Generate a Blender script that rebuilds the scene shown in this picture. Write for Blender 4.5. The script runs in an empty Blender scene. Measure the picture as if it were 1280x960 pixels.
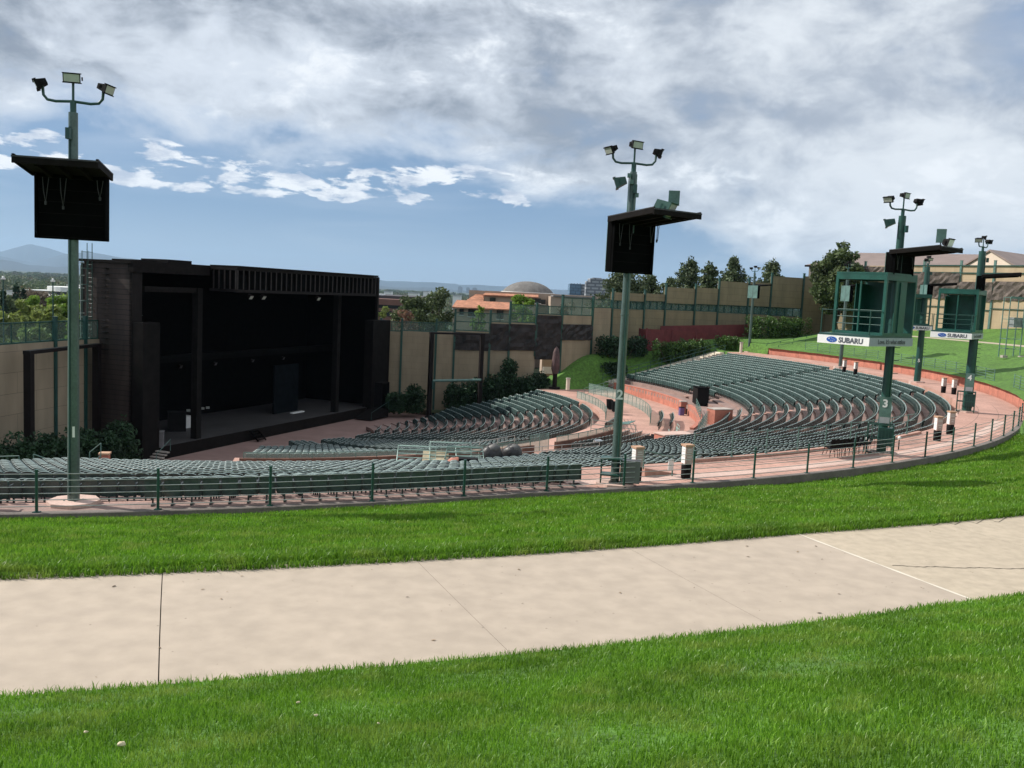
import bpy, math, random
import numpy as np
from mathutils import Vector, Matrix
random.seed(7); RNG = np.random.default_rng(11)
S = bpy.context.scene
COL = S.collection
pi = math.pi
def R(a): return math.radians(a)

# ------------------------------------------------------------------ camera
FPX = 1120.0; ROLL = R(2.8); PITCH = math.atan(114*math.cos(ROLL)/FPX); EYE = 6.65
Fv = np.array([0, math.cos(PITCH), -math.sin(PITCH)]); Rv = np.array([1., 0, 0]); Uv = np.array([0, math.sin(PITCH), math.cos(PITCH)])
R2 = math.cos(ROLL)*Rv + math.sin(ROLL)*Uv; U2 = -math.sin(ROLL)*Rv + math.cos(ROLL)*Uv
EYEP = np.array([0, 0, EYE])
def at(x, y, D):
    """the point D metres ahead of the viewpoint in the direction of a photo position"""
    d = Fv + (x-640)/FPX*R2 + (480-y)/FPX*U2
    return EYEP + d*D/d[1]
def onz(x, y, z=0.0):
    d = Fv + (x-640)/FPX*R2 + (480-y)/FPX*U2
    return EYEP + d*(z-EYE)/d[2]
cam = bpy.data.cameras.new('camera'); camo = bpy.data.objects.new('camera', cam); COL.objects.link(camo)
cam.sensor_width = 36; cam.lens = 36*FPX/1280; cam.clip_start = 0.1; cam.clip_end = 90000
M = Matrix(((R2[0], U2[0], -Fv[0], 0), (R2[1], U2[1], -Fv[1], 0), (R2[2], U2[2], -Fv[2], EYE), (0, 0, 0, 1)))
camo.matrix_world = M; S.camera = camo

# ------------------------------------------------------------------ bowl geometry
CX, CY = -24.4, 91.0
def pol(r, a, z=0.0): return np.array([CX + r*math.cos(R(a)), CY + r*math.sin(R(a)), z])
def radial(a): return np.array([math.cos(R(a)), math.sin(R(a)), 0.])
def tangent(a): return np.array([-math.sin(R(a)), math.cos(R(a)), 0.])
UPV = np.array([0, 0, 1.])
def wob(a): return 0.13*max(0.0, -68 - a) if a > -100 else 0.13*32
def kerb_r(a): return 66.45 + wob(a)
ROW_L = [10.9 + 0.98*i for i in range(23)]
ROW_U = [45.3 + 0.98*j for j in range(18)]
ROW_X = [3, 2, 1, 0]      # rows that follow the kerb, counted from it
def row_x(k, a): return kerb_r(a) - .74 - .93*k
def tread_x(k): return -.19*k + .004
def tread_l(r): return -8.6 + .085*(r-10.9) + .0022*(r-10.9)**2
def tread_u(r): return -2.9 + .17*(r-50.3)
AISLES = [10.9, -11.5, -33.5, -55.5]
ORCH_Z = -9.05; XZ = -5.05

# ------------------------------------------------------------------ mesh builder
def nrm(v):
    v = np.asarray(v, float); return v/max(np.linalg.norm(v), 1e-9)
class MB:
    def __init__(s): s.v = []; s.f = []; s.m = []; s.sm = []
    def add(s, vs, fs, mi=0, smooth=False):
        o = len(s.v); s.v.extend([tuple(map(float, p)) for p in vs])
        for f in fs: s.f.append(tuple(i+o for i in f)); s.m.append(mi); s.sm.append(smooth)
    def obox(s, c, ax, ay, az, mi=0):
        c, ax, ay, az = (np.asarray(q, float) for q in (c, ax, ay, az))
        vs = [c+i*ax+j*ay+k*az for k in (-1, 1) for j in (-1, 1) for i in (-1, 1)]
        s.add(vs, [(0, 2, 3, 1), (4, 5, 7, 6), (0, 1, 5, 4), (2, 6, 7, 3), (0, 4, 6, 2), (1, 3, 7, 5)], mi)
    def box(s, c, sx, sy, sz, rz=0.0, mi=0):
        ca, sa = math.cos(rz), math.sin(rz)
        s.obox(c, np.array([ca, sa, 0])*sx/2, np.array([-sa, ca, 0])*sy/2, np.array([0, 0, sz/2]), mi)
    def beam(s, p, q, w, h, up=UPV, mi=0):
        p, q = np.asarray(p, float), np.asarray(q, float); d = q-p; n = nrm(d)
        sx = np.cross(n, up)
        if np.linalg.norm(sx) < 1e-4: sx = np.cross(n, [1., 0, 0])
        sx = nrm(sx); sy = np.cross(sx, n)
        s.obox((p+q)/2, d/2, sx*w/2, sy*h/2, mi)
    def tube(s, pts, r, n=8, cap=True, mi=0, smooth=True):
        pts = [np.asarray(p, float) for p in pts]; k = len(pts)
        rr = r if isinstance(r, (list, tuple)) else [r]*k
        vs = []; ref = None
        for i, p in enumerate(pts):
            t = nrm(pts[min(i+1, k-1)] - pts[max(i-1, 0)])
            if ref is None:
                ref = np.cross(t, [0, 0, 1.]);
                if np.linalg.norm(ref) < 1e-3: ref = np.array([1., 0, 0])
            a = nrm(ref - t*np.dot(ref, t)); b = np.cross(t, a); ref = a
            for j in range(n):
                w = 2*pi*j/n; vs.append(p + rr[i]*(math.cos(w)*a + math.sin(w)*b))
        fs = [(i*n+j, i*n+(j+1) % n, (i+1)*n+(j+1) % n, (i+1)*n+j) for i in range(k-1) for j in range(n)]
        s.add(vs, fs, mi, smooth)
        if cap: s.add([vs[j] for j in range(n)][::-1], [tuple(range(n))], mi); s.add(vs[-n:], [tuple(range(n))], mi)
    def prism(s, poly, z0, z1, mi=0):
        n = len(poly); vs = [(p[0], p[1], z0) for p in poly] + [(p[0], p[1], z1) for p in poly]
        s.add(vs, [tuple(range(n))[::-1], tuple(range(n, 2*n))] + [(i, (i+1) % n, n+(i+1) % n, n+i) for i in range(n)], mi)
    def slab(s, a, b, z0a, z1a, z0b, z1b, th, mi=0):
        """upright wall piece from plan point a to b with given bottoms and tops and a thickness"""
        a = np.array([a[0], a[1], 0.]); b = np.array([b[0], b[1], 0.]); d = nrm(b-a); n = np.array([-d[1], d[0], 0])*th/2
        vs = []
        for sgn in (-1, 1):
            for p, z0, z1 in ((a, z0a, z1a), (b, z0b, z1b)):
                vs.append(p+n*sgn+UPV*z0); vs.append(p+n*sgn+UPV*z1)
        s.add(vs, [(0, 2, 3, 1), (4, 5, 7, 6), (0, 1, 5, 4), (2, 6, 7, 3), (1, 3, 7, 5), (0, 4, 6, 2)], mi)
    def grid(s, G, mi=0, smooth=True):
        n, m = len(G), len(G[0]); vs = [p for row in G for p in row]
        s.add(vs, [(i*m+j, i*m+j+1, (i+1)*m+j+1, (i+1)*m+j) for i in range(n-1) for j in range(m-1)], mi, smooth)
    def ellipsoid(s, c, rx, ry, rz, n=10, m=7, mi=0, jit=0.0):
        G = []
        for i in range(m+1):
            th = pi*i/m
            G.append([np.array(c)+np.array([rx*math.sin(th)*math.cos(2*pi*j/n), ry*math.sin(th)*math.sin(2*pi*j/n), rz*math.cos(th)])*(1+(jit*random.uniform(-1, 1) if j < n else 0)) for j in range(n+1)])
        for row in G: row[-1] = row[0]
        s.grid(G[::-1], mi)
    def build(s, name, mat, parent=None, origin=(0, 0, 0)):
        me = bpy.data.meshes.new(name); o = np.asarray(origin, float)
        V = np.array(s.v, np.float64).reshape(-1, 3) - o
        me.from_pydata(V.tolist(), [], s.f)
        mats = mat if isinstance(mat, (list, tuple)) else [mat]
        for m in mats: me.materials.append(m)
        me.polygons.foreach_set('material_index', s.m); me.polygons.foreach_set('use_smooth', s.sm)
        me.update()
        ob = bpy.data.objects.new(name, me); COL.objects.link(ob)
        if parent is not None: ob.parent = parent
        else: ob.location = origin
        return ob
def tag(o, label=None, cat=None, group=None, kind=None):
    for k, v in (('label', label), ('category', cat), ('group', group), ('kind', kind)):
        if v: o[k] = v
    return o
def thing(name, label, cat, loc=(0, 0, 0), group=None, rz=0.0):
    o = bpy.data.objects.new(name, None); COL.objects.link(o); o.location = tuple(map(float, loc)); o.rotation_euler = (0, 0, rz)
    return tag(o, label, cat, group)
class Thing:
    """an Empty at a base point; parts are given in world coordinates"""
    def __init__(s, name, label, cat, loc, group=None):
        s.o = thing(name, label, cat, loc, group); s.loc = np.asarray(loc, float)
    def part(s, name, mb, mat, parent=None, label=None):
        ob = mb.build(name, mat, parent or s.o, s.loc); 
        if label: ob['label'] = label
        return ob
def raw(name, V, F, mat, smooth=False, n=4):
    """mesh from numpy arrays, F (k,n)"""
    me = bpy.data.meshes.new(name); V = np.ascontiguousarray(V, np.float32); F = np.ascontiguousarray(F, np.int32)
    me.vertices.add(len(V)); me.vertices.foreach_set('co', V.ravel())
    me.loops.add(F.size); me.loops.foreach_set('vertex_index', F.ravel())
    me.polygons.add(len(F)); me.polygons.foreach_set('loop_start', np.arange(0, F.size, F.shape[1], dtype=np.int32))
    me.update(calc_edges=True)
    me.polygons.foreach_set('use_smooth', np.full(len(F), smooth))
    me.materials.append(mat); return me

# ------------------------------------------------------------------ materials
def nt(name):
    m = bpy.data.materials.new(name); m.use_nodes = True; n = m.node_tree; return m, n, n.nodes['Principled BSDF']
def N(n, t, **k):
    o = n.nodes.new(t)
    for a, b in k.items(): setattr(o, a, b)
    return o
def mat(name, col, rough=0.7, metal=0.0, var=0.25, scale=3.0, bump=0.0, bscale=None, spec=0.5, fine=0.0):
    m, n, b = nt(name)
    tc = N(n, 'ShaderNodeTexCoord'); no = N(n, 'ShaderNodeTexNoise'); no.inputs['Scale'].default_value = scale; no.inputs['Detail'].default_value = 6
    no.inputs['Roughness'].default_value = 0.6
    n.links.new(tc.outputs['Object'], no.inputs['Vector'])
    ra = N(n, 'ShaderNodeMapRange'); ra.inputs[1].default_value = .3; ra.inputs[2].default_value = .7; ra.inputs[3].default_value = 1-var; ra.inputs[4].default_value = 1+var
    n.links.new(no.outputs['Fac'], ra.inputs[0])
    mx = N(n, 'ShaderNodeVectorMath', operation='SCALE'); mx.inputs[0].default_value = col
    last = ra.outputs[0]
    if fine:
        n2 = N(n, 'ShaderNodeTexNoise'); n2.inputs['Scale'].default_value = scale*14; n2.inputs['Detail'].default_value = 3
        n.links.new(tc.outputs['Object'], n2.inputs['Vector'])
        r2 = N(n, 'ShaderNodeMapRange'); r2.inputs[1].default_value = .3; r2.inputs[2].default_value = .7; r2.inputs[3].default_value = 1-fine; r2.inputs[4].default_value = 1+fine
        n.links.new(n2.outputs['Fac'], r2.inputs[0])
        mm = N(n, 'ShaderNodeMath', operation='MULTIPLY'); n.links.new(last, mm.inputs[0]); n.links.new(r2.outputs[0], mm.inputs[1]); last = mm.outputs[0]
    n.links.new(last, mx.inputs['Scale'])
    n.links.new(mx.outputs[0], b.inputs['Base Color'])
    b.inputs['Roughness'].default_value = rough; b.inputs['Metallic'].default_value = metal; b.inputs['Specular IOR Level'].default_value = spec
    if bump:
        bn = N(n, 'ShaderNodeTexNoise'); bn.inputs['Scale'].default_value = bscale or scale*6; bn.inputs['Detail'].default_value = 5
        n.links.new(tc.outputs['Object'], bn.inputs['Vector'])
        bu = N(n, 'ShaderNodeBump'); bu.inputs['Strength'].default_value = bump; bu.inputs['Distance'].default_value = .05
        n.links.new(bn.outputs['Fac'], bu.inputs['Height']); n.links.new(bu.outputs[0], b.inputs['Normal'])
    return m
def mat_block(name, c1, c2, mortar, direc, bw, bh, msize=0.02, var=0.3, rough=0.85, bump=0.4):
    """coursed masonry laid along a horizontal direction"""
    m, n, b = nt(name)
    tc = N(n, 'ShaderNodeTexCoord'); dt = N(n, 'ShaderNodeVectorMath', operation='DOT_PRODUCT'); dt.inputs[1].default_value = (direc[0], direc[1], 0)
    n.links.new(tc.outputs['Object'], dt.inputs[0])
    se = N(n, 'ShaderNodeSeparateXYZ'); n.links.new(tc.outputs['Object'], se.inputs[0])
    co = N(n, 'ShaderNodeCombineXYZ'); n.links.new(dt.outputs['Value'], co.inputs[0]); n.links.new(se.outputs[2], co.inputs[1])
    br = N(n, 'ShaderNodeTexBrick'); br.inputs['Color1'].default_value = (*c1, 1); br.inputs['Color2'].default_value = (*c2, 1); br.inputs['Mortar'].default_value = (*mortar, 1)
    br.inputs['Scale'].default_value = 1; br.inputs['Brick Width'].default_value = bw; br.inputs['Row Height'].default_value = bh; br.inputs['Mortar Size'].default_value = msize
    n.links.new(co.outputs[0], br.inputs['Vector'])
    no = N(n, 'ShaderNodeTexNoise'); no.inputs['Scale'].default_value = .8; no.inputs['Detail'].default_value = 7; sv = N(n, 'ShaderNodeVectorMath', operation='MULTIPLY'); sv.inputs[1].default_value = (1.2, 1.2, .3); n.links.new(tc.outputs['Object'], sv.inputs[0]); n.links.new(sv.outputs[0], no.inputs['Vector'])
    ra = N(n, 'ShaderNodeMapRange'); ra.inputs[1].default_value = .3; ra.inputs[2].default_value = .7; ra.inputs[3].default_value = 1-var; ra.inputs[4].default_value = 1+var
    n.links.new(no.outputs['Fac'], ra.inputs[0])
    mx = N(n, 'ShaderNodeVectorMath', operation='SCALE'); n.links.new(br.outputs['Color'], mx.inputs[0]); n.links.new(ra.outputs[0], mx.inputs['Scale'])
    n.links.new(mx.outputs[0], b.inputs['Base Color']); b.inputs['Roughness'].default_value = rough
    if bump:
        bu = N(n, 'ShaderNodeBump'); bu.inputs['Strength'].default_value = bump; bu.inputs['Distance'].default_value = .03
        n.links.new(br.outputs['Fac'], bu.inputs['Height']); bu.invert = True; n.links.new(bu.outputs[0], b.inputs['Normal'])
    return m
def mat_leaf(name, c1, c2, trans=0.3, rough=0.55, patch=0.6, pscale=1.0, c3=None):
    """leaves or blades: colour differs leaf by leaf and in broad patches"""
    m, n, b = nt(name)
    ge = N(n, 'ShaderNodeNewGeometry'); cr = N(n, 'ShaderNodeMix', data_type='RGBA'); cr.inputs[6].default_value = (*c1, 1); cr.inputs[7].default_value = (*c2, 1)
    n.links.new(ge.outputs['Random Per Island'], cr.inputs[0])
    tc = N(n, 'ShaderNodeTexCoord'); no = N(n, 'ShaderNodeTexNoise'); no.inputs['Scale'].default_value = pscale; no.inputs['Detail'].default_value = 4
    n.links.new(tc.outputs['Object'], no.inputs['Vector'])
    ra = N(n, 'ShaderNodeMapRange'); ra.inputs[1].default_value = .32; ra.inputs[2].default_value = .68; ra.inputs[3].default_value = 1-patch; ra.inputs[4].default_value = 1+patch
    n.links.new(no.outputs['Fac'], ra.inputs[0])
    mx = N(n, 'ShaderNodeVectorMath', operation='SCALE'); n.links.new(cr.outputs[2], mx.inputs[0]); n.links.new(ra.outputs[0], mx.inputs['Scale'])
    out = n.nodes['Material Output']; last = mx.outputs[0]
    if c3:
        n2 = N(n, 'ShaderNodeTexNoise'); n2.inputs['Scale'].default_value = pscale*2.3; n2.inputs['Detail'].default_value = 3; n.links.new(tc.outputs['Object'], n2.inputs['Vector'])
        r2 = N(n, 'ShaderNodeMapRange'); r2.inputs[1].default_value = .5; r2.inputs[2].default_value = .72
        n.links.new(n2.outputs['Fac'], r2.inputs[0])
        m3 = N(n, 'ShaderNodeMix', data_type='RGBA'); n.links.new(r2.outputs[0], m3.inputs[0]); n.links.new(last, m3.inputs[6]); m3.inputs[7].default_value = (*c3, 1); last = m3.outputs[2]
    n.links.new(last, b.inputs['Base Color']); b.inputs['Roughness'].default_value = rough; b.inputs['Specular IOR Level'].default_value = .35
    tr = N(n, 'ShaderNodeBsdfTranslucent'); n.links.new(last, tr.inputs['Color'])
    ms = N(n, 'ShaderNodeMixShader'); ms.inputs[0].default_value = trans
    n.links.new(b.outputs[0], ms.inputs[1]); n.links.new(tr.outputs[0], ms.inputs[2]); n.links.new(ms.outputs[0], out.inputs['Surface'])
    return m
def mat_glass(name, col, opac, rough=0.15):
    m, n, b = nt(name); out = n.nodes['Material Output']
    b.inputs['Base Color'].default_value = (*col, 1); b.inputs['Roughness'].default_value = rough
    tr = N(n, 'ShaderNodeBsdfTransparent'); tr.inputs['Color'].default_value = (.82, .93, .9, 1)
    tc = N(n, 'ShaderNodeTexCoord'); no = N(n, 'ShaderNodeTexNoise'); no.inputs['Scale'].default_value = 1.3; no.inputs['Detail'].default_value = 4; n.links.new(tc.outputs['Object'], no.inputs['Vector'])
    ra = N(n, 'ShaderNodeMapRange'); ra.inputs[3].default_value = opac*.7; ra.inputs[4].default_value = opac*1.3; n.links.new(no.outputs['Fac'], ra.inputs[0])
    ms = N(n, 'ShaderNodeMixShader'); n.links.new(ra.outputs[0], ms.inputs[0]); n.links.new(tr.outputs[0], ms.inputs[1]); n.links.new(b.outputs[0], ms.inputs[2])
    n.links.new(ms.outputs[0], out.inputs['Surface']); return m

GREEN = mat('green_paint', (.018, .068, .054), .38, .0, .22, 2.0, .05, 30, fine=.12)
GREEN_L = mat('weathered_green_paint', (.105, .19, .165), .42, 0, .3, 1.6, .05, 30, fine=.15)
GREEN_D = mat('dark_green_paint', (.018, .065, .058), .4, 0, .25, 2.0)
GREEN_P = mat('pale_green_pole_paint', (.085, .125, .115), .34, .15, .25, 1.2, .03, 30, fine=.15)
GREEN_B = mat('booth_green_paint', (.010, .080, .060), .4, 0, .3, 1.5, .08, 12, fine=.1)
BLACK = mat('black_paint', (.008, .0075, .008), .7, 0, .3, 2.0, .05, spec=.15)
BLACKW = mat('black_stained_wood', (.009, .007, .0065), .8, 0, .4, 2.0, .1, spec=.12)
SOFT = mat('black_drape', (.0028, .0028, .003), .95, 0, .4, 1.5, .1, spec=.04)
BROWN = mat('dark_brown_siding', (.0075, .006, .0056), .8, 0, .45, 1.2, .1, spec=.12)
STEEL = mat('dark_brown_steel', (.011, .008, .008), .6, 0, .3, 2.0, spec=.15)
WIRE = mat('galvanised_steel', (.42, .45, .43), .35, .7, .15, 4.0)
WHITE = mat('white_board', (.8, .8, .78), .5, 0, .06, 3.0)
GREYB = mat('grey_banner', (.33, .36, .4), .5, 0, .08, 3.0)
BLUE = mat('emblem_blue', (.02, .09, .38), .3, 0, .05, 5)
GREYT = mat('lettering_grey', (.10, .11, .13), .5, 0, .05, 5)
CONC = mat('concrete', (.40, .35, .31), .85, 0, .2, 1.4, .12, 40, fine=.12)
PINK = mat('red_concrete', (.45, .26, .205), .85, 0, .22, .5, .12, 40, fine=.14)
PINKD = mat('pale_red_concrete', (.55, .39, .33), .85, 0, .14, .9, .1, 40, fine=.12)
TERR = mat('terrace_concrete', (.27, .18, .155), .85, 0, .22, .8, .12, 30, fine=.15)
KERB = mat('kerb_concrete', (.17, .145, .13), .9, 0, .25, 1.2, .15, 30, fine=.15)
ORCH = mat('orchestra_concrete', (.30, .19, .165), .85, 0, .15, .6, .1)
BRICK = mat_block('red_brick', (.42, .15, .10), (.36, .12, .085), (.42, .3, .25), (0.6, 0.8), .6, .2, .02, .2)
BRICKP = mat('red_brick_wall', (.44, .165, .115), .85, 0, .2, 1.3, .12, 30, fine=.18)
BROWNW = mat('brown_rendered_wall', (.13, .065, .045), .85, 0, .4, 1.2, .1, fine=.3)
LENS = mat('lamp_glass', (.45, .47, .42), .15, 0, .1, 6)
SCREEN = mat_glass('green_screen_glass', (.30, .42, .39), .45)
GLASSR = mat_glass('railing_glass', (.24, .29, .27), .20)
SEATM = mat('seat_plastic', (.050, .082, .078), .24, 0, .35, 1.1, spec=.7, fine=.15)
SEATT = mat('seat_edge_glint', (.31, .385, .365), .3, 0, .15, 1.5, spec=.6, fine=.1)  # pale lip colour paints in sun and sky glints on the seat tops
SEATD = mat('seat_frame_metal', (.05, .06, .06), .45, .4, .2, 2)
MURAL = mat('dark_relief_panel', (.024, .019, .018), .75, 0, .8, .9, .9, 2.0, fine=.4)
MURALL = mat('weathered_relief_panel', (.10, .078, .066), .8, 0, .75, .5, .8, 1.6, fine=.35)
TILE = mat('terracotta_tiles', (.40, .175, .10), .85, 0, .4, .9, .6, 6, fine=.5)
STUC = mat('beige_stucco', (.40, .31, .24), .9, 0, .12, .5)
STONEC = mat('pale_steps', (.62, .55, .45), .9, 0, .15, .6, .1)
BARK = mat('bark', (.09, .065, .05), .9, 0, .3, 3, .3)
DARKWIN = mat('dark_window', (.02, .022, .026), .12, 0, .2, 2)
TARP = mat('black_tarp', (.025, .024, .026), .45, 0, .4, 3, .4, 8)
PLY = mat('plywood', (.62, .50, .33), .7, 0, .15, 2, fine=.1)
ROOFB = mat('brown_metal_roof', (.22, .165, .145), .65, 0, .15, .4)

# ------------------------------------------------------------------ light
EL = 39.5; AZ = -76.0     # measured from the view axis, clockwise positive
sdir = Vector((math.sin(R(AZ))*math.cos(R(EL)), math.cos(R(AZ))*math.cos(R(EL)), math.sin(R(EL))))
sun = bpy.data.lights.new('sun', 'SUN'); sun.energy = 4.9; sun.angle = R(.53); sun.color = (1, .95, .87)
so = bpy.data.objects.new('sun', sun); COL.objects.link(so); so.rotation_euler = sdir.to_track_quat('Z', 'Y').to_euler(); so.location = (-60, 60, 90)
W = bpy.data.worlds.new('World'); S.world = W; W.use_nodes = True
def build_sky():
    n = W.node_tree; L = n.links.new; bg = n.nodes['Background']; bg.inputs['Strength'].default_value = .1
    sky = N(n, 'ShaderNodeTexSky', sky_type='NISHITA'); sky.sun_disc = False; sky.sun_elevation = R(EL); sky.sun_rotation = R(AZ); sky.altitude = 1700; sky.air_density = 1.0; sky.dust_density = .6; sky.ozone_density = 1.5
    tc = N(n, 'ShaderNodeTexCoord'); sp = N(n, 'ShaderNodeSeparateXYZ'); L(tc.outputs['Generated'], sp.inputs[0])
    def ma(op, a, b=None, c=None, clamp=False):
        m = N(n, 'ShaderNodeMath', operation=op); m.use_clamp = clamp
        for i, v in enumerate((a, b, c)):
            if v is None: continue
            if isinstance(v, (int, float)): m.inputs[i].default_value = v
            else: L(v, m.inputs[i])
        return m.outputs[0]
    def mr(v, a, b, c=0.0, d=1.0, smooth=True):
        m = N(n, 'ShaderNodeMapRange'); m.interpolation_type = 'SMOOTHSTEP' if smooth else 'LINEAR'
        for i, q in enumerate((v, a, b, c, d)):
            if isinstance(q, (int, float)): m.inputs[i].default_value = q
            else: L(q, m.inputs[i])
        return m.outputs[0]
    def noise(vec, scale, detail=8, rough=.58, dist=0.0, lac=2.0):
        o = N(n, 'ShaderNodeTexNoise'); o.inputs['Scale'].default_value = scale; o.inputs['Detail'].default_value = detail; o.inputs['Roughness'].default_value = rough; o.inputs['Distortion'].default_value = dist; o.inputs['Lacunarity'].default_value = lac
        L(vec, o.inputs['Vector']); return o.outputs['Fac']
    def mix(f, a, b):
        o = N(n, 'ShaderNodeMix', data_type='RGBA')
        for i, v in ((0, f), (6, a), (7, b)):
            if isinstance(v, tuple): o.inputs[i].default_value = (*v, 1)
            elif isinstance(v, (int, float)): o.inputs[i].default_value = v
            else: L(v, o.inputs[i])
        return o.outputs[2]
    def vec(x, y, z=0.0):
        o = N(n, 'ShaderNodeCombineXYZ')
        for i, v in enumerate((x, y, z)):
            if isinstance(v, (int, float)): o.inputs[i].default_value = v
            else: L(v, o.inputs[i])
        return o.outputs[0]
    x, y, z = sp.outputs
    zz = ma('ADD', ma('MAXIMUM', z, 0.0), .10)
    u = ma('DIVIDE', x, zz); v = ma('DIVIDE', y, zz)
    uv = vec(u, v, 3.7)
    az = ma('ARCTAN2', x, y)                     # 0 ahead, positive to the right
    # layered overcast
    q = vec(ma('MULTIPLY', x, 2.0), ma('MULTIPLY', y, 2.0), ma('MULTIPLY', z, 3.6))
    q2 = vec(ma('MULTIPLY_ADD', x, 2.0, 7.3), ma('MULTIPLY', y, 2.0), ma('MULTIPLY', z, 4.0))
    big = noise(q, 1.15, 4, .5, .4); mid = noise(q2, 3.1, 9, .56, .25); fin = noise(q, 7.5, 10, .62, .35)
    side = mr(az, -.12, .30)                    # the sheet reaches lower on the right
    lo = ma('MULTIPLY_ADD', side, -.100, .120); hi = ma('MULTIPLY_ADD', side, -.10, .185)
    zw = ma('ADD', z, ma('MULTIPLY', ma('SUBTRACT', mid, .5), .22))
    cover = mr(zw, lo, hi)
    holes = mr(ma('ADD', ma('MULTIPLY', big, .6), ma('MULTIPLY', mid, .4)), .36, .46)
    sheet = ma('MULTIPLY', cover, ma('MULTIPLY_ADD', holes, .55, .45))
    azr = mr(az, -.15, .40)
    shade = ma('ADD', ma('MULTIPLY', big, .42), ma('ADD', ma('MULTIPLY', mid, .50), ma('MULTIPLY', ma('SUBTRACT', fin, .19), .27)))
    edge = ma('MULTIPLY', ma('MULTIPLY', cover, ma('SUBTRACT', 1.0, cover)), .28)    # thin sunlit rims
    shade = mr(ma('ADD', ma('ADD', shade, edge), ma('MULTIPLY', azr, .035)), .455, .635)
    dark = mix(azr, (2.45, 2.8, 3.4), (3.8, 4.25, 5.0))
    lit = mix(azr, (6.6, 7.1, 7.8), (7.4, 7.8, 8.2))
    ccol = mix(shade, dark, lit)
    puff = mr(ma('ADD', ma('MULTIPLY', mid, .6), ma('MULTIPLY', fin, .5)), .60, .70)
    ccol = mix(ma('MULTIPLY', puff, .75), ccol, (8.9, 9.2, 9.5))
    under = mr(ma('ADD', ma('MULTIPLY', noise(vec(ma('MULTIPLY', x, 2.0), ma('MULTIPLY', y, 2.0), ma('MULTIPLY', z, 11.0)), 2.6, 7, .55, .3), .8), ma('MULTIPLY', fin, .2)), .56, .68)
    ccol = mix(ma('MULTIPLY', under, .32), ccol, (3.3, 3.75, 4.7))
    # small bright cumulus low on the left
    cu = noise(vec(ma('MULTIPLY', az, 13.0), ma('MULTIPLY', z, 42.0), .4), 1.15, 9, .56, .25)
    band = ma('MULTIPLY', mr(z, .082, .094), mr(z, .145, .115)); band = ma('MULTIPLY', band, mr(az, .06, -.06))
    cum = mr(ma('MULTIPLY_ADD', band, .2, cu), .665, .73)
    cum = ma('MULTIPLY', cum, mr(band, .05, .4))
    cucol = mix(mr(noise(vec(ma('MULTIPLY', az, 9.0), ma('MULTIPLY', z, 26.0), 5.4), 2.0, 7, .6), .35, .6), (4.9, 5.5, 6.6), (9.2, 9.4, 9.6))
    # clear air below the clouds
    g = mix(mr(z, .0, .09), (2.7, 3.8, 5.4), (1.45, 2.55, 4.35)); g = mix(mr(z, .10, .4), g, (1.9, 3.2, 5.7))
    veil = noise(vec(ma('MULTIPLY', az, 2.5), ma('MULTIPLY', z, 14.0), 2.2), 1.2, 5, .5, .4)
    g = mix(ma('MULTIPLY', mr(veil, .45, .75), .45), g, (5.6, 6.2, 7.2))
    air = mix(.8, sky.outputs[0], g)
    c = mix(sheet, air, ccol); c = mix(cum, c, cucol)
    L(c, bg.inputs['Color'])
build_sky()
S.view_settings.view_transform = 'Standard'; S.view_settings.look = 'None'; S.view_settings.exposure = .22; S.view_settings.gamma = 1

# ------------------------------------------------------------------ ground, path, concourse, terraces
def sstep(a, b, x): t = min(1, max(0, (x-a)/(b-a))); return t*t*(3-2*t)
def wp(a): return .6*wob(a)
def lawn_z(r, a):
    if a > 180: a -= 360
    w = wob(a)*(1-.4*sstep(70, 79, r)); r0 = r - w
    add = 1.05*sstep(-37, -27, a)
    if r0 < 80.3: z = -.15 + (r0-66.6)*(2.45+.15)/(80.3-66.6) + .055*sstep(78.4, 79.7, r0)
    elif r0 < 84.2: z = 2.45
    else: z = 2.45 + min(.265*(r0-84.2), 6.6)
    # shallow swale along the kerb where the lawn meets it on the right
    z -= .20*math.exp(-((r0-67.4)/1.6)**2)*sstep(-66, -56, a)*sstep(-34, -42, a)
    return z + add + .03*math.sin(r*1.9+a*.7)*math.sin(a*1.3+.4*r)*(1 if r0 > 85 or r0 < 79 else 0)
def lawn_sheet(r_of, n_r, a0, a1, da, mb, dz=0.0, mi=0):
    G = []
    k = int(round((a1-a0)/da))
    for j in range(k+1):
        a = a0 + (a1-a0)*j/k; ra, rb = r_of(a); row = []
        for i in range(n_r+1):
            r = ra + (rb-ra)*i/n_r; p = pol(r, a, lawn_z(r, a)+dz); row.append(p)
        G.append(row)
    mb.grid(G, mi)
TURF = mat('turf', (.072, .16, .021), .9, 0, .2, .25, .5, 22, fine=.35)
def turf_material():
    m, n, b = TURF, TURF.node_tree, TURF.node_tree.nodes['Principled BSDF']
    return m
m = MB(); lawn_sheet(lambda a: (kerb_r(a)+.16, 80.3+wp(a)), 24, -112, 28, 1.0, m)
lawn_sheet(lambda a: (84.15+wp(a), 135), 34, -112, 28, 1.0, m)
LAWN = tag(m.build('lawn', TURF), kind='structure')
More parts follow.
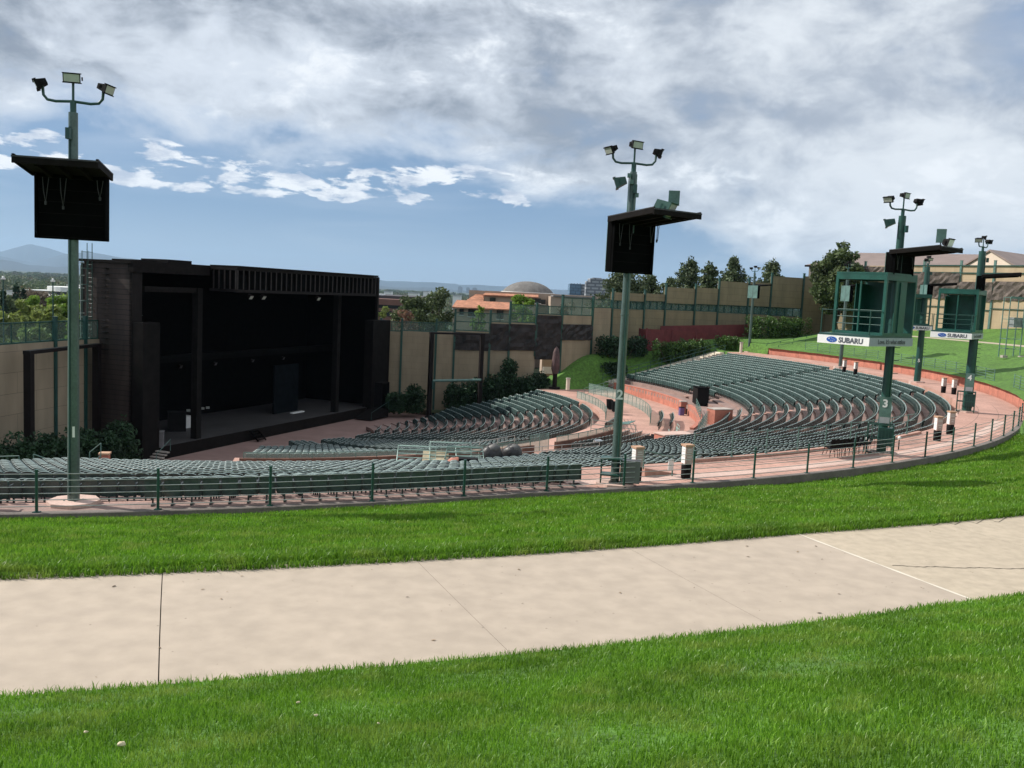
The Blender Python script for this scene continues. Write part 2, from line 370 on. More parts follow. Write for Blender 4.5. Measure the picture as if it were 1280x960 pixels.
# path: slabs between radial joints
CONC_P = mat('path_concrete_pinkish', (.415, .345, .275), .9, 0, .03, .2, .12, 90, fine=.09)
CONC_Y = mat('path_concrete_yellowish', (.445, .372, .28), .9, 0, .06, .4, .25, 70, fine=.10)
def weather(m):
    # pits, specks and dull stains in the slabs
    n = m.node_tree; b = n.nodes['Principled BSDF']; old = b.inputs['Base Color'].links[0].from_socket; tc = N(n, 'ShaderNodeTexCoord')
    vo = N(n, 'ShaderNodeTexVoronoi'); vo.inputs['Scale'].default_value = 3.5; n.links.new(tc.outputs['Object'], vo.inputs['Vector'])
    pr = N(n, 'ShaderNodeMapRange'); pr.inputs[1].default_value = .03; pr.inputs[2].default_value = .06; pr.inputs[3].default_value = .6; n.links.new(vo.outputs['Distance'], pr.inputs[0])
    st_ = N(n, 'ShaderNodeTexNoise'); st_.inputs['Scale'].default_value = .9; st_.inputs['Detail'].default_value = 9; st_.inputs['Roughness'].default_value = .7; st_.inputs['Distortion'].default_value = 1.5; n.links.new(tc.outputs['Object'], st_.inputs['Vector'])
    sr = N(n, 'ShaderNodeMapRange'); sr.inputs[1].default_value = .58; sr.inputs[2].default_value = .80; sr.inputs[3].default_value = 1; sr.inputs[4].default_value = .985; n.links.new(st_.outputs['Fac'], sr.inputs[0])
    mu = N(n, 'ShaderNodeMath', operation='MULTIPLY'); n.links.new(pr.outputs[0], mu.inputs[0]); n.links.new(sr.outputs[0], mu.inputs[1])
    sc_ = N(n, 'ShaderNodeVectorMath', operation='SCALE'); n.links.new(old, sc_.inputs[0]); n.links.new(mu.outputs[0], sc_.inputs['Scale']); n.links.new(sc_.outputs[0], b.inputs['Base Color'])
weather(CONC_P); weather(CONC_Y); weather(PINK); weather(PINKD)
JOINT = mat('open_joint', (.09, .075, .06), .95, 0, .2, 4); SEAL = mat('pale_joint_sealant', (.66, .60, .50), .9, 0, .1, 4)
m = MB()
joints = [-111.0] + [-76.0 + 2.6*k for k in range(-13, 40) if -110 < -76.0+2.6*k < 28] + [28]
def shear(a, r): return (.12 + .20*sstep(-69, -73, a))*(r-80.7)/3.9
for j0, j1 in zip(joints[:-1], joints[1:]):
    g = .010/82*57.3/2; mi = 1 if j0 >= -68.3 else 0; G = []
    ga = g*1.25 if abs(j0+76.0) < .1 else g*.45; gb = g*1.25 if abs(j1+76.0) < .1 else g*.45
    for i in range(5):
        a = j0+ga + (j1-gb-j0-ga)*i/4; w = wp(a)
        G.append([pol(r+w, a+shear(a, r), lawn_z(82+w, a)) for r in (80.24, 81.5, 82.9, 84.2)])
    m.grid(G, mi)
base = []
for a in np.arange(-112, 28.1, 1): base.append([pol(r+wp(a), a, lawn_z(82+wp(a), a)-.03) for r in (80.2, 84.3)])
m.grid(base, 2)
sj = []
for r in np.linspace(80.3, 84.15, 14):
    a = -68.2+shear(-68.2, r); wd = .03+.012*math.sin(r*7); sj.append([pol(r, a-wd/82*57.3/1.2, lawn_z(82, a)+.004), pol(r, a+wd/82*57.3/1.2, lawn_z(82, a)+.004)])
m.grid(sj, 3)
# the crack that leaves the pale joint to the right
c0 = onz(1115, 707, lawn_z(82, -67)); c1 = onz(1180, 710, lawn_z(82, -67)); c2 = onz(1290, 711, lawn_z(82, -67))
ck = []
for i in range(46):
    t = i/45; p = (1-t)**2*c0 + 2*t*(1-t)*c1 + t*t*c2; d = nrm(c2-c0); nn = np.array([-d[1], d[0], 0]); p = p + nn*(.02*math.sin(i*.45)+.012*math.sin(i*1.9)+.006*math.sin(i*4.1)); p[2] = lawn_z(82, -67)+.005
    wd = .006+.006*abs(math.sin(i*2.3)); ck.append([p-nn*wd, p+nn*wd])
m.grid(ck, 2)
ck = []
for i in range(20):
    t = i/19; p = onz(1160+105*t, 655+ -6*t + 3*math.sin(i*1.3), lawn_z(82, -64)); p[2] = lawn_z(82, -64)+.005; ck.append([p-np.array([0, .012, 0]), p+np.array([0, .012, 0])])
m.grid(ck, 2)
tag(m.build('path', [CONC_P, CONC_Y, JOINT, SEAL]), kind='structure')

# concourse ring
def inner_r(a): return 62.75 + (kerb_r(a)-1.3-62.75)*(1 if a < -65.6 else 0)
m = MB(); G = []
for a in np.arange(-112, 31.01, .5):
    ri = inner_r(a); ro = kerb_r(a)-.02 if a < -32 else kerb_r(a)+.3
    G.append([pol(ri + (ro-ri)*i/3, a, 0) for i in range(4)])
m.grid(G, 0)
G = []
for a in np.arange(-66, -31, .5): G.append([pol(kerb_r(a)-q, a, .004) for q in (1.55, .9)])
m.grid(G, 1)
for a in np.arange(-92, -31, 1.31):
    ri, ro = inner_r(a)+.02, kerb_r(a)-.2; h = .010/66*57.3; m.add([pol(ri, a-h, .003), pol(ro, a-h, .003), pol(ro, a+h, .003), pol(ri, a+h, .003)], [(0, 1, 2, 3)], 2)
for rj in (63.9, 65.1):
    G = [[pol(rj-.009, a, .0035), pol(rj+.009, a, .0035)] for a in np.arange(-65, -20, .5)]; m.grid(G, 2)
G = []
for a in np.arange(-112, 31.01, .5): G.append([pol(inner_r(a), a, 0), pol(inner_r(a), a, -1.2)]) if a > -65.6 else None
m.grid(G, 0, False)
tag(m.build('concourse', [PINK, PINKD, JOINT]), kind='structure')
m = MB(); G = []
for a in np.arange(-112, -29.9, .5):
    r = kerb_r(a); G.append([pol(r-.16, a, -.2), pol(r-.16, a, .035), pol(r-.14, a, .05), pol(r+.13, a, .05), pol(r+.15, a, .035), pol(r+.15, a, -.9)])
m.grid(G, 0, False)
tag(m.build('kerb', KERB), kind='structure')

# terraces
m = MB()
def rings(rows, tread, a0, a1, last):
    for k, r in enumerate(rows):
        z = tread(r); r0 = r-.5; r1 = (rows[k+1]-.5) if k+1 < len(rows) else last; zn = tread(rows[k+1]) if k+1 < len(rows) else None
        zp = tread(rows[k-1]) if k else z-.35
        G = []
        for a in np.arange(a0, a1+.01, 1.0): G.append([pol(r0, a, zp), pol(r0, a, z), pol(r1, a, z)])
        m.grid(G, 0, False)
        for a in (a0, a1):
            m.add([pol(r0, a, -9.3), pol(r1, a, -9.3), pol(r1, a, z), pol(r0, a, z)], [(0, 1, 2, 3)])
rings(ROW_L, tread_l, -78, 33, 33.4)
rings([43.2]+ROW_U, lambda r: -4.1 if r < 45 else tread_u(r), -88, 31, 62.76)
m2 = MB(); m_main = m
m = m2
for k in ROW_X:
    G = []
    for a in np.arange(-88, -65.59, .56): r = row_x(k, a); G.append([pol(r-.46, a, tread_x(k+1) if k < 3 else -1.0), pol(r-.46, a, tread_x(k)), pol(r+.47, a, tread_x(k))])
    m.grid(G, 0, False); m.add([G[-1][1]-UPV*1.2, G[-1][2]-UPV*1.2, G[-1][2], G[-1][1]], [(0, 1, 2, 3)])
m = m_main; m.add(m2.v, m2.f)
# aisle stairs: treads run through the rows
for a in AISLES:
    for rows, tr in ((ROW_L[3:], tread_l), (ROW_U, tread_u)):
        for r in rows:
            z = tr(r); hw = .5/r*57.3
            m.add([pol(r-.5, a-hw, z+.004), pol(r-.2, a-hw, z+.004), pol(r-.2, a+hw, z+.004), pol(r-.5, a+hw, z+.004)], [(0, 1, 2, 3)], 1)
            q = [pol(r-.8, a-hw, z-.09), pol(r-.52, a-hw, z-.09), pol(r-.52, a+hw, z-.09), pol(r-.8, a+hw, z-.09)]
            m.add(q, [(0, 1, 2, 3)], 1)
tag(m.build('terraces', [TERR, PINK]), kind='structure')
m = MB(); G = []
for a in np.arange(-79, 36, 1.0): G.append([pol(33.4, a, -6.6), pol(33.4, a, XZ), pol(37, a, XZ), pol(42.72, a, XZ)])
m.grid(G, 0, False)
tag(m.build('cross_aisle', PINK), kind='structure')
# flat floor by the stage and the banks round the bowl
BANK = mat('planted_bank', (.05, .065, .03), .95, 0, .6, .3, .5, 9, fine=.4)
m = MB(); G = []
for a in np.arange(0, 361, 4.0): G.append([pol(r, a, ORCH_Z-.002*r) for r in (0.01, 10.9, 28, 33)])
m.grid(G, 0)
tag(m.build('floor', ORCH), kind='structure')
def side_z(r):
    if r < 33.4: return tread_l(max(r, 11))-.3
    if r < 42.7: return XZ-.1
    if r < 62.8: return tread_u(max(r, 45))-.25
    return -.05
def bank_z(r, a):
    t = sstep(32.6, 37.5, a)
    b = bank_plain(r, a)
    if r > 66.8: return lawn_z(r, 28)-.05 + (b-lawn_z(r, 28))*sstep(28, 33, a)
    return side_z(r)*(1-t) + b*t
def bank_plain(r, a):
    if r < 27: return -8.5
    if r < 46: return -8.5 + 7.7*sstep(27, 46, r)*1.0
    return -.8 + 2.0*sstep(46, 58, r) + .04*max(0, r-58)
PXR = [(477, 112.0), (503, 112.0), (546, 112.2), (569, 112.4), (613, 112.8), (637, 113.2), (670, 114.2), (701, 115.2), (739, 119), (763, 122), (803, 127), (829, 129.5), (866, 133), (895, 135.5), (932, 138), (960, 140), (1000, 142), (1032, 143)]
WX = np.array([at(x, 400, D)[:2] for x, D in PXR])
m = MB()
def bank_sheet(aa, rr, mi_of):
    P = [[pol(r, a, bank_z(r, a)+.08*math.sin(r*.9+a)*sstep(33, 38, a)) for r in rr] for a in aa]
    for i in range(len(aa)-1):
        for j in range(len(rr)-1):
            q = [P[i][j], P[i][j+1], P[i+1][j+1], P[i+1][j]]; c = sum(q)/4
            if c[1] < np.interp(c[0], WX[:, 0], WX[:, 1])+.4 or c[0] > WX[-1, 0]: m.add(q, [(0, 1, 2, 3)], mi_of(aa[i], rr[j]), True)
bank_sheet(np.arange(30.9, 80.1, .9), np.linspace(24, 110, 110), lambda a, r: 1 if r > 36 and a < 47 else 0)
GX = [[pol(66.72, a, -.4)]+[pol(r, a, bank_z(r, a)) for r in np.linspace(66.9, 110, 30)] for a in np.arange(27.9, 31, .5)]; m.grid(GX, 1)
G = []
for a in np.arange(236, 274.1, 2):
    G.append([pol(r, a, -9.0 + .3*sstep(24, 32, r)) for r in (23, 26, 30, 40, 52)])
m.grid(G, 0)
tag(m.build('bank', [BANK, TURF]), kind='structure')
# distant land
LAND = mat('distant_land', (.045, .06, .03), .95, 0, .5, .004, 0)
m = MB(); G = []
for j in range(97):
    a = 2*pi*j/96; row = []
    for r in (118, 150, 220, 400, 700, 1200, 3000, 9000, 30000, 52000):
        row.append((r*math.sin(a), r*math.cos(a)+20, -11.5 - 17*sstep(140, 800, r) - .0*r))
    G.append(row)
m.grid(G, 0)
m.add([(118*math.sin(2*pi*j/96), 118*math.cos(2*pi*j/96)+20, -11.5) for j in range(96)], [tuple(range(96))[::-1]])
tag(m.build('ground', LAND), kind='structure')

# ------------------------------------------------------------------ grass blades
def blades(name, mat_, area, dens, h, wd, seed, lean=.5):
    """grass blades strewn over the lawn, nearest ones densest; area: list of (r0, r1, a0, a1) with a density function of distance"""
    g = np.random.default_rng(seed); P = []; SZ = []
    for (r0, r1, a0, a1, dn) in area:
        A = .5*(r1*r1-r0*r0)*R(a1-a0); k = int(A*dn)
        rr = np.sqrt(g.uniform(r0*r0, r1*r1, k)); aa = g.uniform(a0, a1, k)
        ww = np.array([wob(q) for q in aa])*np.where(rr > 79, .6, 1-.4*np.clip((rr-68)/11, 0, 1))
        X = np.c_[CX+(rr+ww)*np.cos(np.radians(aa)), CY+(rr+ww)*np.sin(np.radians(aa))]
        d = np.hypot(X[:, 0], X[:, 1]); keep = (X[:, 1] > 1.2) & (X[:, 0] < X[:, 1]*.62+5.0) & (X[:, 0] > -X[:, 1]*.62-3.0) & (g.uniform(0, 1, k) < dens(d))
        X = X[keep]; Z = np.array([lawn_z(r, a) for r, a in zip((rr+ww)[keep], aa[keep])])
        P.append(np.c_[X, Z])
    P = np.concatenate(P); k = len(P); d = np.hypot(P[:, 0], P[:, 1])
    th = g.uniform(0, 2*pi, k); side = np.c_[np.cos(th), np.sin(th), np.zeros(k)]
    ph = g.uniform(0, 2*pi, k); ln = g.uniform(.1, 1, k)*lean; ldir = np.c_[np.cos(ph), np.sin(ph), np.zeros(k)]
    # clumps: neighbouring blades lean together and vary in height together
    cl = np.sin(P[:, 0]*2.1+1.3*np.sin(P[:, 1]*1.7))*np.cos(P[:, 1]*2.6+.8*np.sin(P[:, 0]*2.9))
    H = h(d)*g.uniform(.55, 1.25, k)*(1+.12*cl); Wd = wd(d)*g.uniform(.7, 1.3, k)
    up = np.array([0, 0, 1.])
    b0 = P - side*Wd[:, None]*.5; b1 = P + side*Wd[:, None]*.5
    mid = P + up*(H*.6)[:, None] + ldir*(H*ln*.35)[:, None]; m0 = mid - side*Wd[:, None]*.4; m1 = mid + side*Wd[:, None]*.4
    tip = P + up*(H*(1-.18*ln))[:, None] + ldir*(H*ln)[:, None]
    V = np.stack([b0, b1, m1, m0, tip], 1).reshape(-1, 3)
    i = np.arange(k)*5
    me = bpy.data.meshes.new(name)
    F4 = np.c_[i, i+1, i+2, i+3]; F3 = np.c_[i+3, i+2, i+4]
    loops = np.concatenate([F4.ravel(), F3.ravel()]).astype(np.int32)
    me.vertices.add(len(V)); me.vertices.foreach_set('co', V.astype(np.float32).ravel())
    me.loops.add(len(loops)); me.loops.foreach_set('vertex_index', loops)
    me.polygons.add(2*k); me.polygons.foreach_set('loop_start', np.concatenate([np.arange(k)*4, 4*k+np.arange(k)*3]).astype(np.int32))
    me.update(calc_edges=True); me.materials.append(mat_)
    o = bpy.data.objects.new(name, me); COL.objects.link(o); return o
GRASS = mat_leaf('grass_blade', (.072, .185, .012), (.185, .355, .030), .42, .42, .24, .7, (.23, .33, .055))
g1 = blades('grass', GRASS, [(84.12, 93.2, -90, -57, 4200)], lambda d: np.clip(4.2/np.maximum(d, 3.0), .18, 1), lambda d: .062+.0012*d, lambda d: .0042+.00055*d, 3, .75)
tag(g1, 'short bright green mown lawn in the foreground nearest the viewer', 'grass', kind='stuff')
g2 = blades('grass', GRASS, [(66.65, 80.42, -93, -36, 620)], lambda d: np.clip(19/np.maximum(d, 10.), .25, 1), lambda d: .085+.0012*d, lambda d: .010+.0006*d, 5, .6)
g3 = blades('grass', GRASS, [(79.6, 80.45, -93, -52, 1500)], lambda d: np.ones(len(d)), lambda d: .13+0*d, lambda d: .013+0*d, 6, .9)
tag(g2, 'green lawn strip between the concrete path and the wire fence', 'grass', kind='stuff')
tag(g3, 'shaggy overgrown lawn edge along the far side of the concrete path', 'grass', kind='stuff')

# ------------------------------------------------------------------ seats
def back_shape(mb, wv=.445):
    G = []
    prof = [(.25, .015), (.55, .055), (.72, .085), (.83, .115), (.865, .14), (.85, .165)]
    for i in range(5):
        x = -wv/2 + wv*i/4; cv = .03*(1-(2*i/4-1)**2); top = -.055*abs(2*i/4-1)**2.4
        G.append([(x, y+cv, z+(top if z > .7 else 0)) for z, y in prof])
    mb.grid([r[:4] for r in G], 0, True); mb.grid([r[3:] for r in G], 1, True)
    G2 = [[(p[0], p[1]+.025, p[2]-.004) for p in row[::-1]] for row in G]; mb.grid(G2, 0, True)
    for i in (0, 4):
        for k in range(5):
            mb.add([G[i][k], G[i][k+1], (G[i][k+1][0], G[i][k+1][1]+.025, G[i][k+1][2]-.004), (G[i][k][0], G[i][k][1]+.025, G[i][k][2]-.004)], [(0, 1, 2, 3)])
def pan_shape(mb): mb.obox((0, -.03, .56), (.215, 0, 0), (0, .025, -.006), (0, .03, .19))
def leg_shape(mb):
    mb.box((0, .03, .22), .045, .06, .44); mb.box((0, .03, .02), .07, .30, .035); mb.box((0, .03, .44), .46, .04, .04)
def arm_shape(mb): mb.box((-.245, -.05, .62), .04, .36, .035); mb.box((-.245, .06, .42), .035, .05, .40)
seat_pos = []
def near(a, c, r, w): return abs(a-c)*R(1)*r < w
for rows, tr, a0, a1 in ((ROW_L, tread_l, -77.5, 32.6), (ROW_U, tread_u, -87.5, 30.4), (ROW_X, tread_x, -87.8, -65.9)):
    for r in rows:
        if rows is ROW_L:
            hi = min(32.6, 12 + (r-10.9)*2.1); lo = -77.5 if r > 16 else -66
        else: hi, lo = a1, a0
        kx = r; r = 65 if rows is ROW_X else r
        st = .515/r*57.2958; a = lo
        while a < hi:
            skip = any(near(a, c, r, .62) for c in AISLES)
            if rows is ROW_U and r < 46.9 and -12.5 < a < 5.5: skip = True
            if rows is ROW_X and kx < 2 and -81.0 < a < -77.9: skip = True
            if rows is ROW_U and r > 61 and near(a, -28, r, 1.2): skip = True
            if not skip: seat_pos.append((row_x(kx, a), a, tread_x(kx)) if rows is ROW_X else (r, a, tr(r)))
            a += st
for r, a0, a1 in ((38.2, -40, -26), (39.2, -40, -26), (40.2, -38, -27), (39.3, -16, -3), (40.3, -15, -5), (35.2, -21, -12)):
    for a in np.arange(a0, a1, .56/r*57.3): seat_pos.append((r, a, XZ))
SP = np.array(seat_pos); PX = np.array([pol(*q) for q in seat_pos]); DD = np.linalg.norm(PX-EYEP, axis=1)
vis = np.abs(PX[:, 0]) < PX[:, 1]*.59+.4
order = np.argsort(np.where(vis, DD, 1e6)); nearest = set(order[:300].tolist())
bm_, pm_, lm_, am_ = MB(), MB(), MB(), MB(); back_shape(bm_); pan_shape(pm_); leg_shape(lm_); arm_shape(am_)
def seat_thing():
    o = thing('theatre_seat', 'dark green flip-up plastic seat in the rows nearest the wire fence', 'seat', (0, 0, 0), 'flip-up seats in the rows nearest the fence')
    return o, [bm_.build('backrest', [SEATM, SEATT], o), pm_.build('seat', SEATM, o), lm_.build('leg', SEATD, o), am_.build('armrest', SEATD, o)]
s0, sp0 = seat_thing(); first = True
for i in order[:300]:
    r, a, z = SP[i]
    if first: o = s0; first = False
    else:
        o = s0.copy(); COL.objects.link(o)
        for c in sp0: d = c.copy(); COL.objects.link(d); d.parent = o
    o.location = PX[i]; o.rotation_euler = (0, 0, R(a-90) + random.uniform(-.02, .02))
# the other seats, thousands of them
lowp = MB()
prof = [(.25, .015), (.72, .085), (.835, .12), (.865, .145), (.85, .175), (.72, .13), (.25, .05)]
def low_back():
    w = .225; n = len(prof); xs = (-w, -.5*w, .5*w, w)
    vs = [(x, y+(.025 if abs(x) < .2 else 0), z-(.05 if abs(x) > .2 and z > .7 else 0)) for x in xs for z, y in prof]
    for k in range(3):
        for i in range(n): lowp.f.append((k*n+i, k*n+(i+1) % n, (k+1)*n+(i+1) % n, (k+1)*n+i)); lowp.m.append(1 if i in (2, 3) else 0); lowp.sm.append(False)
    lowp.v.extend(vs)
low_back()
lowp.obox((0, -.03, .56), (.215, 0, 0), (0, .025, -.006), (0, .03, .19))
lowp.box((0, .03, .22), .05, .05, .44); lowp.box((-.245, -.03, .60), .035, .34, .035)
LV = np.array(lowp.v); LF = np.array(lowp.f); LM = np.array(lowp.m, np.int32)
rest = np.array([i for i in range(len(SP)) if i not in nearest])
def many(name, idx, label):
    a = np.radians(SP[idx, 1]-90) + RNG.normal(0, .015, len(idx)); ca, sa = np.cos(a), np.sin(a)
    # a few seats hang open
    V = np.empty((len(idx), len(LV), 3)); V[:, :, 0] = PX[idx, 0, None] + ca[:, None]*LV[:, 0] - sa[:, None]*LV[:, 1]
    V[:, :, 1] = PX[idx, 1, None] + sa[:, None]*LV[:, 0] + ca[:, None]*LV[:, 1]; V[:, :, 2] = PX[idx, 2, None] + LV[:, 2] + RNG.normal(0, .006, len(idx))[:, None]
    F = (np.arange(len(idx))[:, None, None]*len(LV) + LF[None]).reshape(-1, 4)
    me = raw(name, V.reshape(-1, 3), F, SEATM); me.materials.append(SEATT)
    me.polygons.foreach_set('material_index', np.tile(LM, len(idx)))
    o = bpy.data.objects.new(name, me); COL.objects.link(o)
    tag(o, label, 'seats', kind='stuff')
lowsel = SP[rest, 0] < 34
many('theatre_seats', rest[lowsel], 'curved rows of green seats stepping down to the dark stage')
many('theatre_seats', rest[~lowsel], 'curved rows of green seats in the upper tier beyond the fence')

# ------------------------------------------------------------------ fences and rails
def rail_fence(name, label, cat, pts, height, rails, post_r, rail_r, mat_post, mat_rail, every=1, group=None, top_cap=True, rail_name='rail'):
    t = Thing(name, label, cat, pts[0], group)
    for i, p in enumerate(pts):
        if i % every: continue
        b = MB(); p = np.asarray(p); b.tube([p+UPV*-.02, p+UPV*height], post_r, 8)
        if top_cap: b.tube([p+UPV*height, p+UPV*(height+.03)], post_r*1.25, 8)
        b.box(p+UPV*.01, post_r*4, post_r*4, .02)
        t.part('post', b, mat_post)
    for h in rails:
        b = MB(); b.tube([np.asarray(p)+UPV*h for p in pts], rail_r, 6, True); t.part(rail_name, b, mat_rail)
    return t
pts = [pol(kerb_r(a)-.02, a, .05) for a in np.arange(-93.2, -30, 1.3)]
rail_fence('wire_fence', 'green post and wire fence on the kerb above the grass strip', 'fence', pts, 1.16, (.16, .34, .52, .70, .88, 1.06),   .042, .0125, GREEN, WIRE, 2, rail_name='wire')
pts = [pol(62.9, a, .03) for a in np.arange(-59.3, -41.5, 1.0)]
m = MB(); G = [[pol(62.80, a, -.6), pol(62.80, a, .12), pol(63.02, a, .12), pol(63.02, a, 0)] for a in np.arange(-59.5, -41.4, .5)]; m.grid(G, 0, False)
m.add(G[0], [(0, 1, 2, 3)]); m.add(G[-1], [(3, 2, 1, 0)])
tag(m.build('concourse_curb', PINK), 'low red concrete curb between the concourse and the seat rows', 'curb')
pts = [p+UPV*.09 for p in pts]
rail_fence('seat_row_railing', 'grey green railing on the low curb behind the last seat row', 'railing', pts, 1.05, (.35, .7, 1.03), .028, .02, GREEN_L, GREEN_L, 2)
pts = [pol(67.5, a, .9) for a in np.arange(-11.5, 23, 2.0)]
rail_fence('lawn_railing', 'pale green lawn railing above the brick wall, left of tower 4', 'railing', pts, 1.15, (.2, .43, .66, .89, 1.12), .035, .017, GREEN_L, GREEN_L)
pts = [pol(67.5, a, .9+.02) for a in np.arange(-30, -15, 1.7)]
rail_fence('lawn_railing', 'pale green lawn railing above the brick wall at the right edge', 'railing', pts, 1.2, (.2, .43, .66, .89, 1.12), .035, .017, GREEN_L, GREEN_L)
# curved brick retaining wall round the concourse, two runs
def curved_wall(name, label, a0, a1, r, z0, z1, th, mat_, cap=None, da=1.0, cat='wall'):
    t = Thing(name, label, cat, pol(r, a0, z0)); m = MB(); G = []; k = max(2, int((a1-a0)/da))
    for i in range(k+1):
        a = a0+(a1-a0)*i/k
        zz1 = z1(a) if callable(z1) else z1; zz0 = z0
        G.append([pol(r, a, zz0), pol(r, a, zz1), pol(r+th, a, zz1), pol(r+th, a, zz0)])
    m.grid(G, 0, False); m.add(G[0], [(0, 1, 2, 3)]); m.add(G[-1], [(3, 2, 1, 0)])
    t.part('wall_face', m, mat_)
    if cap is not None:
        m = MB(); H = [[g[1]-radial(a0)*0+(g[1]-g[2])*.12, g[1]+UPV*.07+(g[1]-g[2])*.12, g[2]+UPV*.07-(g[1]-g[2])*.12, g[2]-(g[1]-g[2])*.12] for g in G]
        for h in H:
            for q in h: q[2] += .003
        m.grid(H, 0, False); m.add(H[0], [(0, 1, 2, 3)]); m.add(H[-1], [(3, 2, 1, 0)]); t.part('coping', m, cap)
    # vertical joints
    m = MB()
    for a in np.arange(a0+.7, a1, 2.2):
        z = z1(a) if callable(z1) else z1
        m.obox(pol(r-.004, a, (z0+z)/2), tangent(a)*.012, radial(a)*.004, UPV*((z-z0)/2))
    t.part('joint', m, JOINT); return t
curved_wall('brick_wall', 'curved red brick retaining wall under the lawn railing', -30.5, 28.2, 66.95, -.1, .84, .35, BRICKP, CONC)
curved_wall('brick_wall', 'curved red brick wall at the front of the upper seats', 3.5, 29.5, 42.7, XZ, -4.0, .3, BRICKP, BRICKP)
curved_wall('brick_wall', 'short curved red brick wall beside the mixing platform', -22, 1.5, 42.7, XZ, -4.0, .3, BRICKP, BRICKP)
curved_wall('brown_wall', 'long brown wall behind the lower seats under a glass screen', -78, -44.5, 36.6, XZ-.3, -4.43, .25, BROWNW, None)
curved_wall('brown_wall', 'short brown wall behind the lower seats beside tower 2', -40.5, -24, 36.6, XZ-.3, -4.43, .25, BROWNW, None)
def glass_screen(label, a0, a1, r, z0, h, step=2.2):
    t = Thing('glass_screen', label, 'screen', pol(r, a0, z0)); m = MB(); G = []
    for a in np.linspace(a0, a1, max(3, int((a1-a0)/1.2))): G.append([pol(r, a, z0+.03), pol(r, a, z0+h)])
    m.grid(G, 0, True); pane = t.part('glass', m, SCREEN)
    m = MB(); m.tube([pol(r, a, z0+h) for a in np.linspace(a0, a1, 30)], .03, 6); t.part('top_rail', m, GREEN_L)
    for a in np.arange(a0, a1+.01, (a1-a0)/max(1, round((a1-a0)/step))):
        m = MB(); m.tube([pol(r, a, z0-.02), pol(r, a, z0+h)], .025, 6); t.part('post', m, GREEN_L)
glass_screen('tinted glass screen along the top of the long brown wall', -77.6, -45, 36.72, -4.43, .36)
glass_screen('tinted glass screen on the short brown wall by tower 2', -40.3, -24.3, 36.72, -4.43, .4)
glass_screen('curved tinted glass screen at the end of the sunlit lower rows', -10, 20, 34.0, -5.6, 1.35)
glass_screen('curved tinted glass screen along the edge of the cross aisle walkway', -12, 28, 38.3, XZ, 1.15)
glass_screen('glass screen standing in the gap between the two brown walls', -44.2, -40.8, 36.2, XZ, 1.25)
# steel rail frames and barriers in the middle tier
def barrier(name, label, p0, p1, h, mat_, rails=4, group=None):
    p0, p1 = np.asarray(p0), np.asarray(p1); t = Thing(name, label, 'railing', (p0+p1)/2, group)
    k = max(2, int(np.linalg.norm(p1-p0)/1.6)+1)
    for i in range(k):
        m = MB(); p = p0+(p1-p0)*i/(k-1); m.tube([p, p+UPV*h], .028, 6); t.part('post', m, mat_)
    for j in range(rails):
        m = MB(); q = UPV*h*(j+1)/rails; m.tube([p0+q, p1+q], .024, 6); t.part('rail', m, mat_)
    return t
barrier('railing', 'pale green railing on the brick wall front of the mixing platform', pol(42.9, -3, -4), pol(42.9, -14, -4), 1.05, GREEN_L)
barrier('railing', 'pale green railing climbing past the glass screens of the mixing platform', pol(43.6, -16, -4.1), pol(45.5, -32, -3.6), 1.2, GREEN_L, 5)
barrier('railing', 'green railing crossing the walkway behind the sunlit lower rows', pol(35, -7, -5.05), pol(36.5, -20, -5.05), 1.2, GREEN_L)
barrier('railing', 'green stair railing at the head of the lower aisle', pol(34.4, -24, -5.05), pol(38.5, -24.5, -5.05), 1.1, GREEN_L, 3)
barrier('railing', 'pale green stair railing beside the far end of the walkway', pol(35, 20.5, -5.05), pol(40, 24, -4.3), 1.1, GREEN_L, 3)
barrier('railing', 'galvanised crowd barrier along the near cross aisle', pol(39.6, -58, XZ), pol(40.5, -40, XZ), 1.15, WIRE, 4)
barrier('railing', 'grey handrail in front of the glass gap in the brown walls', pol(35.2, -56, -5.4), pol(33.9, -43, -5.2), 1.0, WIRE, 3)

FLASH = mat('dull_metal_flashing', (.045, .043, .045), .5, .3, .3, 2)
# ------------------------------------------------------------------ light and loudspeaker towers
def frame_axes(o, n):
    n = nrm([n[0], n[1], 0]); return n, np.array([n[1], -n[0], 0])   # outward, and to the right when looking along -outward... i.e. clockwise
def letters(name, text, size, pos, right, up, mat_, parent, origin, bold=.0, ext=.004, align='CENTER'):
    c = bpy.data.curves.new(name, 'FONT'); c.body = text; c.size = size; c.extrude = ext; c.offset = bold; c.align_x = align; c.align_y = 'CENTER'; c.resolution_u = 3
    tmp = bpy.data.objects.new(name, c); me = bpy.data.meshes.new_from_object(tmp); bpy.data.objects.remove(tmp); bpy.data.curves.remove(c)
    me.name = name; right = nrm(right); up = nrm(up); nn = np.cross(right, up)
    me.transform(Matrix(((right[0], up[0], nn[0], pos[0]-origin[0]), (right[1], up[1], nn[1], pos[1]-origin[1]), (right[2], up[2], nn[2], pos[2]-origin[2]), (0, 0, 0, 1))))
    me.materials.clear(); me.materials.append(mat_)
    o = bpy.data.objects.new(name, me); COL.objects.link(o); o.parent = parent; return o
